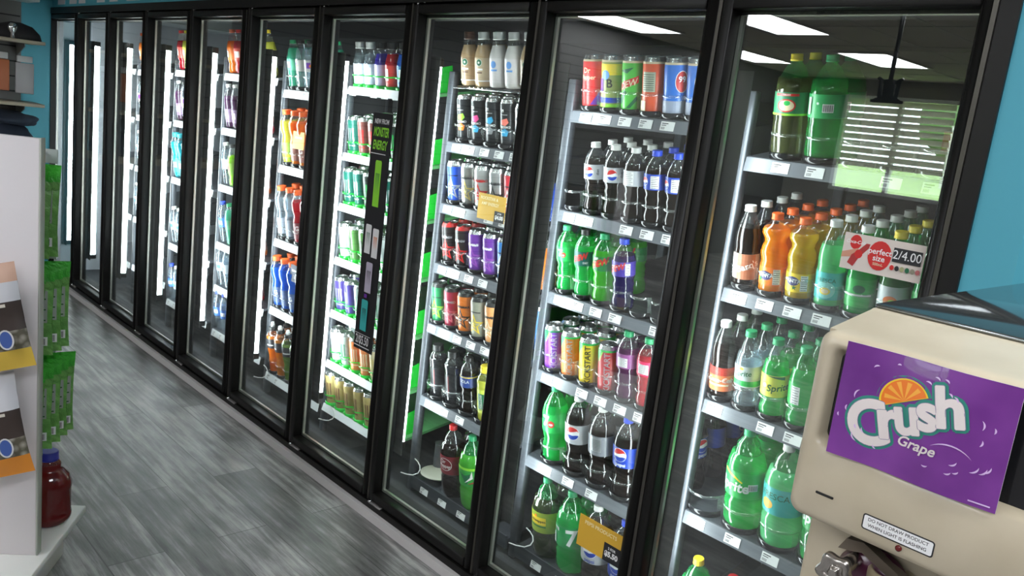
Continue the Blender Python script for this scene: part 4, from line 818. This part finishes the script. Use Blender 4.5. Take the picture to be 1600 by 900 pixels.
# pegs with tag holders on the far face
for q, (z, nb) in enumerate(((1.262,3),(.985,4),(.700,4))):
    p = empty('peg_hook', L2W(-.012,-.075,z), ANG, label=f'{["upper","middle","lower"][q]} wire peg with grey tag holder behind display panel', cat='peg hook', group='pegs of the display unit')
    b = MB(); b.tube([(0,0,0),(-.20,0,-.002),(-.222,0,.004)],.003,chrome,8); b.build('wire', p)
    b = MB(); b.rbox((-.225,-.05,-.026),(-.220,.030,.014),M('grey tag holder', (.36,.40,.38), .4),.001,1); b.build('tag_holder', p)
def foil(name, c1, c2):
    def fn(n, b_):
        tc = n.nodes.new('ShaderNodeTexCoord'); no = n.nodes.new('ShaderNodeTexNoise'); no.inputs['Scale'].default_value = 26; no.inputs['Detail'].default_value = 5; no.inputs['Distortion'].default_value = 1.2; n.links.new(tc.outputs['Object'], no.inputs[0])
        bp = n.nodes.new('ShaderNodeBump'); bp.inputs['Strength'].default_value = .55; bp.inputs['Distance'].default_value = .012; n.links.new(no.outputs[0], bp.inputs['Height']); n.links.new(bp.outputs[0], b_.inputs['Normal'])
        r_ = n.nodes.new('ShaderNodeValToRGB'); n.links.new(no.outputs[0], r_.inputs[0]); r_.color_ramp.elements[0].position = .35; r_.color_ramp.elements[0].color = (*c1,1); r_.color_ramp.elements[1].position = .65; r_.color_ramp.elements[1].color = (*c2,1)
        n.links.new(r_.outputs[0], b_.inputs['Base Color']); b_.inputs['Roughness'].default_value = .28
    return nodemat(name, fn)
bagm = foil('green foil bag', (.09,.26,.05), (.20,.46,.11)); bagd = foil('bright green foil', (.03,.30,.02), (.06,.48,.04))
def bag(w, h, t, mats, items, seed, name='snack_bag', back=None):
    """pillow pouch; faces local -x / +x, width along y, hangs down from z = 0"""
    r = empty(name); rnd = random.Random(seed); ph = [rnd.uniform(0,6) for _ in range(5)]; b = MB(); NX, NZ = 14, 22
    def pt(u, v, s_):      # u, v in 0..1
        y = (u-.5)*w*(1 - .07*math.sin(PI*v*.8) + .10*max(0, v-.75)); z = -v*h
        th = t*.5*(math.sin(PI*u)**.45)*(max(0, math.sin(PI*min(1, max(0,(v-.04)/.92))))**.5)
        wr = .0035*math.sin(18*v+ph[0]+5*u)*math.sin(PI*v) + .003*math.sin(26*u+ph[1]+7*v)*math.sin(PI*u)
        return (s_*(th + wr*(.4 if v < .9 else .1)) + .004*math.sin(3*v+ph[2]), y, z)
    for s_ in (-1, 1):
        vs = [pt(i/NX, j/NZ, s_) for j in range(NZ+1) for i in range(NX+1)]
        for lo, hi, m in mats:
            fs = []
            for j in range(NZ):
                if not (lo <= (j+.5)/NZ < hi): continue
                for i in range(NX):
                    a = j*(NX+1)+i; q = (a, a+1, a+NX+2, a+NX+1); fs.append(q if s_ > 0 else q[::-1])
            b.add(vs, fs, m, True)
    b.build('pouch', r)
    if items:
        l = MB(); prints(l, items, lambda s2, t2, d: (t*.5*(math.cos(s2/w*2.2)**.4) + .0055 + d, s2, t2), .01); l.build('printed_panel', r)
    if back:
        l = MB(); prints(l, back, lambda s2, t2, d: (-t*.5*(math.cos(s2/w*2.2)**.4) - .0055 - d, s2, t2), .01); l.build('printed_panel', r)
    return r
facts = M('grey facts print', (.35,.38,.35), .5)
fi = [('rect',.010,-.16,.062,-.07,facts)] + [('rect',.014,-.155+.010*i,.058-.006*(i % 3),-.151+.010*i,M('dark green text', (.03,.12,.03), .5)) for i in range(8)] + [('rect',.034,-.225,.064,-.200,white_p)] + [('rect',.037+.0028*i,-.222,.0384+.0028*i,-.204,ink) for i in range(8)]
g0 = bag(.155,.255,.030,[(0,.16,bagd),(.16,1,bagm)],fi,1); firstb = True
for q, (z, nb, rr) in enumerate(((1.250,3,0),(.972,4,1),(.688,5,1))):
    for j in range(nb):
        o = g0 if firstb else copy_tree(g0); firstb = False
        o.location = L2W(-.045-.045*j, -.080+.004*j*rr, z-.004*j); o.rotation_euler = (0, (-.10 + .035*j + random.uniform(-.02,.02)) + (.03 if q == 2 else 0), ANG + .10*(j-1) + (.22 if q else 0))
        tag(o, f'green foil snack bag, {["nearest the panel","second from panel","third from panel","fourth from panel","outermost"][j]} on {["upper","middle","lower"][q]} peg', 'bag', 'green snack bags hanging on pegs')
# chip bags on the near face
dbr = M('dark brown foil', (.05,.035,.03), .35); peach = M('pale peach foil', (.60,.38,.28), .35); wht = M('white foil print', (.55,.55,.58), .35); ylw = M('yellow foil', (.62,.42,.06), .3); orf = M('orange foil', (.66,.24,.03), .3)
def chips_fn(n, b_):
    tc = n.nodes.new('ShaderNodeTexCoord'); vo = n.nodes.new('ShaderNodeTexVoronoi'); vo.inputs['Scale'].default_value = 60; n.links.new(tc.outputs['Object'], vo.inputs[0])
    r = n.nodes.new('ShaderNodeValToRGB'); n.links.new(vo.outputs[0], r.inputs[0]); r.color_ramp.elements[0].color = (.45,.42,.36,1); r.color_ramp.elements[1].color = (.10,.09,.06,1); r.color_ramp.elements[1].position = .7
    n.links.new(r.outputs[0], b_.inputs['Base Color']); b_.inputs['Roughness'].default_value = .35
seeds = nodemat('printed seed picture', chips_fn)
for q, (z, c) in enumerate(((.985, ylw), (.690, orf))):
    it = [('rect',-.085,-.112,.060,-.104,M('cream text print', (.6,.56,.48), .5)), ('rect',-.085,-.128,.030,-.120,MATS['cream text print']), ('disc',.045,-.195,.018,.026,M('white outline', (.6,.6,.6), .4)), ('disc',.045,-.195,.014,.022,M('navy emblem', (.05,.10,.32), .4)), ('disc',-.05,-.03,.02,.012,org)]
    o = bag(.19,.275,.045,[(0,.18,peach if q == 0 else wht),(.18,.36,wht),(.36,.62,dbr),(.62,.80,seeds),(.80,1.01,c)],it,10+q,'seed_bag')
    o.location = L2W(.075,-.130,z); o.rotation_euler = (.24, -.12, ANG + .10); 
    tag(o, ['upper seed bag with yellow base hanging on white panel','lower seed bag with orange base hanging on white panel'][q], 'bag', 'seed bags on the display panel')
    b = MB(); b.tube([L2W(.012,-.13,z+.008),L2W(.14,-.13,z+.006),L2W(.155,-.13,z+.012)],.003,chrome,8); tag(b.build('peg_hook'), f'short wire peg holding the {["upper","lower"][q]} seed bag', 'peg hook')
# juice bottle on the base shelf
jr = empty('juice_bottle', L2W(-.195,-.045,.150), ANG+.35, label='dark red juice bottle with blue cap on white base shelf', cat='bottle')
jm = clearmat('cranberry juice', (.35,.03,.03), base=.05, body=(.22,.012,.012), mix=.92, rough=.06)
b = MB(); b.lathe([(.045,0,jm),(.060,.006),(.064,.018),(.064,.030),(.062,.034),(.062,.108),(.064,.114),(.063,.128),(.056,.150),(.040,.168),(.033,.176),(.0345,.184,jm),(.033,.190,pet),(.028,.196),(.026,.204)],jm,32,rf=lambda a, z: 1+(.012*math.cos(16*a) if .120 < z < .165 else 0)); b.build('bottle_body', jr)
b = MB(); b.lathe([(.0275,.200),(.0275,.206),(.0265,.207),(.0265,.224),(.024,.227)],M('royal blue cap', (.02,.025,.30), .35),30,rf=lambda a, z: 1+.012*math.cos(30*a)); b.build('cap', jr)
l = MB(); rr = .0626; l.lathe([(rr,.036),(rr,.100)],M('blue juice label', (.06,.09,.36), .4),20,capb=False,capt=False,a0=-2.2,a1=1.0)
prints(l, [('rect',-.040,.042,.000,.096,facts)] + [('rect',-.037,.046+.006*i,-.004,.048+.006*i,ink) for i in range(8)] + barcode(.022,.055,.028,.022), wrap(rr), .012); l.build('label', jr)

# ------------------------------------------------------------------ slush machine in the right foreground
MX, MY = 5.826, -1.0; MR = 6.26
mc = empty('slush_machine', (MX, MY, .80), label='beige frozen drink machine with purple sign in right foreground', cat='drink machine')
def off(v): return (v[0]-MX, v[1]-MY, v[2]-.80)
def rr_pts(x0, z0, x1, z1, r, k=6):
    out = []
    for cx, cz, a0 in ((x1-r,z0+r,-PI/2),(x1-r,z1-r,0),(x0+r,z1-r,PI/2),(x0+r,z0+r,PI)):
        for i in range(k+1): a = a0 + PI/2*i/k; out.append((cx+r*math.cos(a), cz+r*math.sin(a)))
    return out
b = MB(); k = 28
O = rr_pts(0,.383,MR-MX,.560,.014); I = rr_pts(.018,.458,MR-MX-.03,.547,.008)
rings = [[(x,.060,z) for x, z in rr_pts(0,.381,MR-MX,.560,.014)], [(x,.010,z) for x, z in rr_pts(0,.381,MR-MX,.560,.014)], [(x,.003,z) for x, z in rr_pts(.003,.384,MR-MX-.003,.557,.012)], [(x,0,z) for x, z in rr_pts(.009,.390,MR-MX-.009,.551,.010)],
         [(x,0,z) for x, z in rr_pts(.015,.453,MR-MX-.027,.549,.009)], [(x,.003,z) for x, z in rr_pts(.018,.457,MR-MX-.030,.546,.008)], [(x,.012,z) for x, z in rr_pts(.021,.460,MR-MX-.033,.543,.007)]]
vs = [v for r_ in rings for v in r_]; fs = []
for j in range(len(rings)-1):
    for i in range(k): fs.append((j*k+i, j*k+(i+1) % k, (j+1)*k+(i+1) % k, (j+1)*k+i))
b.add(vs, fs, beige_m, True)
# top slope and side skin behind the bezel
b.prism([(.0205,.381),(.070,.381),(.070,.30),(.60,.30),(.60,.572),(.106,.572),(.100,.5705),(.0205,.5585),(.0205,.50)], lambda u, v, kk: (.0008+kk*(MR-MX-.0016), u, v), beige_m)
b.build('hood', mc)
b = MB(); b.box((.016,.0125,.455),(MR-MX-.028,.020,.548),black_gloss); b.build('display_window', mc)
b = MB(); b.rbox((0,.110,.5722),(MR-MX,.60,.5765),M('polished steel lid', (.30,.33,.34), .09, .9),.0015,1); b.build('top_lid', mc)
b = MB(); b.rbox((.004,.050,0),(MR-MX-.004,.60,.382),M('beige lower body', (.46,.40,.29), .4),.006); b.build('lower_body', mc)
b = MB(); b.rbox((.044-.017,-.0012,.410),(.044,.001,.4122),black_rubber,.0005,1); b.build('vent_slot', mc)
b = MB()
lw_, lh = .074, .0145; cx, cz = .1035, .4035
prints(b, [('poly',[(x+cx,z+cz) for x, z in rr_pts(-lw_/2*.83,-lh/2,lw_/2*.83,lh/2,.0025,4)],ink), ('poly',[(x+cx,z+cz) for x, z in rr_pts(-lw_/2*.83+.0012,-lh/2+.0012,lw_/2*.83-.0012,lh/2-.0012,.0016,4)],white_p), T('DO NOT DRAW PRODUCT',cx,cz+.0028,.0042,ink,bold=.01), T('WHEN LIGHT IS FLASHING',cx,cz-.0024,.0042,ink,bold=.01)], plane((0,-.0003,0),(1,0,0),(0,0,1)), None, .00012)
b.build('warning_label', mc)
b = MB(); b.lathe([(.0028,-.001),(.0028,.0012),(.0015,.0022)],M('dark red lamp', (.12,.01,.01), .15),16,c=(0,0,0)); o = b.build('warning_light', mc); o.rotation_euler = (PI/2,0,0); o.location = (.107,0,.3925)
b = MB()
def lobes(a, z): return 1 + (.13*math.cos(5*a) if z < .012 else 0)
b.lathe([(.016,0),(.0175,.002),(.0175,.009),(.014,.0115),(.0095,.0085),(.0055,.0075),(.0055,.0105),(.0035,.0125)],M('worn knob steel', (.42,.39,.36), .22, .95),40,rf=lobes); o = b.build('knob', mc); o.rotation_euler = (PI/2,0,0); o.location = (.0625,-.004,.3505); o.scale = (.9,.9,.9)
b = MB(); b.lathe([(.007,-.06),(.007,0)],MATS['worn knob steel'],14); o = b.build('knob_shaft', mc); o.rotation_euler = (PI/2,0,0); o.location = (.0625,-.006,.3505)
b = MB(); pl = M('dark plate', (.16,.13,.10), .35, .5)
b.prism([(.046,.356),(.052,.368),(.068,.371),(.140,.340),(.140,.331),(.068,.361),(.058,.358)], lambda u, v, kk: (u, .040-.012*kk, v), pl); b.build('lever_bracket', mc)
b = MB(); b.lathe([(.020,.26),(.021,.335),(.019,.338),(.017,.338),(.016,.30)],M('stained nozzle', (.34,.28,.18), .3, .2),28,c=(.096,.034,.016)); b.build('spout', mc)
b = MB(); b.lathe([(.034,0),(.036,.004),(.030,.014),(.012,.018)],M('wine gasket', (.06,.01,.03), .25),28); o = b.build('drum_gasket', mc); o.rotation_euler = (PI/2,0,0); o.location = (.078,.046,.330)
# counter under it
b = MB(); b.rbox((5.70,-1.12,.76),(6.50,-.33,.80),M('grey laminate counter', (.3,.3,.3), .4),.004); b.rbox((5.74,-1.08,0),(6.48,-.36,.76),M('dark counter cabinet', (.10,.10,.10), .6),.004,1)
tag(b.build('counter'), 'grey counter carrying the frozen drink machine', 'counter')
# sign with the round fruit logo
sg = MB(); SW, SH = .1400, .1035
NX, NZ = 16, 10
def bend(u, v, d): return (u, -.004*math.sin(PI*(u/SW+.5))*math.sin(PI*(v/SH+.5)) - .0005 - d - .002*math.sin(u*60), v)
vs = [bend(-SW/2+SW*i/NX, -SH/2+SH*j/NZ, 0) for j in range(NZ+1) for i in range(NX+1)]; vs2 = [(x, y+.0010, z) for x, y, z in vs]
fs = [(j*(NX+1)+i, j*(NX+1)+i+1, (j+1)*(NX+1)+i+1, (j+1)*(NX+1)+i) for j in range(NZ) for i in range(NX)]
sg.add(vs, fs, purple_m, True); sg.add(vs2, [f[::-1] for f in fs], white_p, True)
gl = M('emblem green', (.03,.26,.20), .4); wl2 = M('logo white', (.80,.72,.70), .4)
def arc(cx, cz, r, a0, a1, w=.0007):
    n = 10; pts = [(cx+(r+w*math.sin(PI*i/n))*math.cos(a0+(a1-a0)*i/n), cz+(r+w*math.sin(PI*i/n))*math.sin(a0+(a1-a0)*i/n)) for i in range(n+1)]
    return ('poly', pts + [(cx+(r-w*math.sin(PI*i/n))*math.cos(a0+(a1-a0)*i/n), cz+(r-w*math.sin(PI*i/n))*math.sin(a0+(a1-a0)*i/n)) for i in range(n-1,0,-1)], M('bubble highlight', (.72,.52,.82), .3))
K = 1.10; DX, DZ = .0085, -.002
glyphs = [(g, x*K+DX, z*K+DZ, s_*K, ro, sx) for g, x, z, s_, ro, sx in (('C',-.0430,-.0125,.049,.34,.95),('r',-.0285,-.0035,.044,.28,1.15),('u',-.0155,.0040,.041,.30,1.0),('s',-.0015,.0120,.040,.30,1.0),('h',.0135,.0200,.042,.26,1.05))]
half = lambda rx, rz, cx, cz, rot: [(cx+x*math.cos(rot)-z*math.sin(rot), cz+x*math.sin(rot)+z*math.cos(rot)) for x, z in disc2d(rx, rz, 20, 0, PI)]
HX, HZ, HR = -.0135, .0135, .48
items = [('poly', half(.0240,.0225,HX,HZ,HR), gl)]
for g, x, z, s_, ro, sx in glyphs:
    for q in range(12): items.append(T(g, x+.0036*math.cos(PI*q/6), z+.0036*math.sin(PI*q/6), s_, gl, bold=.02, rot=ro, sx=sx))
items.append(('poly', half(.0212,.0197,HX,HZ+.0005,HR), yel)); items.append(('poly', half(.0196,.0180,HX,HZ+.0010,HR), org))
for i in range(5):
    a = HR + PI*(.14+.18*i); items.append(('poly', [(HX+.017*math.cos(a-.12), HZ+.0015+.016*math.sin(a-.12)), (HX+.017*math.cos(a+.12), HZ+.0015+.016*math.sin(a+.12)), (HX, HZ+.0015)], M('pulp orange', (.92,.42,.05), .4)))
for g, x, z, s_, ro, sx in glyphs:
    for q in range(8): items.append(T(g, x+.0014*math.cos(PI*q/4), z+.0014*math.sin(PI*q/4), s_, M('letter edge shade', (.25,.20,.35), .4), bold=.018, rot=ro, sx=sx))
    for q in range(8): items.append(T(g, x+.0009*math.cos(PI*q/4), z+.0009*math.sin(PI*q/4), s_, wl2, bold=.018, rot=ro, sx=sx))
items.append(T('Grape', .0035, -.0185, .0125, wl2, shear=.25, bold=.02, rot=.0))
rb = random.Random(4)
for _ in range(24):
    a = rb.uniform(0,2*PI); R_ = rb.uniform(.9,1.35); items.append(arc(-.002+.050*R_*math.cos(a), .002+.033*R_*math.sin(a), rb.uniform(.0022,.0065), a-1.0, a+.6, .0007))
items.append(arc(.030,-.032,.024,PI*.25,PI*.72,.0006))
items.append(('rect',.050,-.048,.066,-.0468,MATS['bubble highlight']))
prints(sg, items, bend, .008, .00001)
o = sg.build('flavour_sign', loc=(MX+.030+SW/2+.001, MY-.0035, 1.3052))
tag(o, 'creased purple Grape flavour sign taped on beige machine', 'sign')
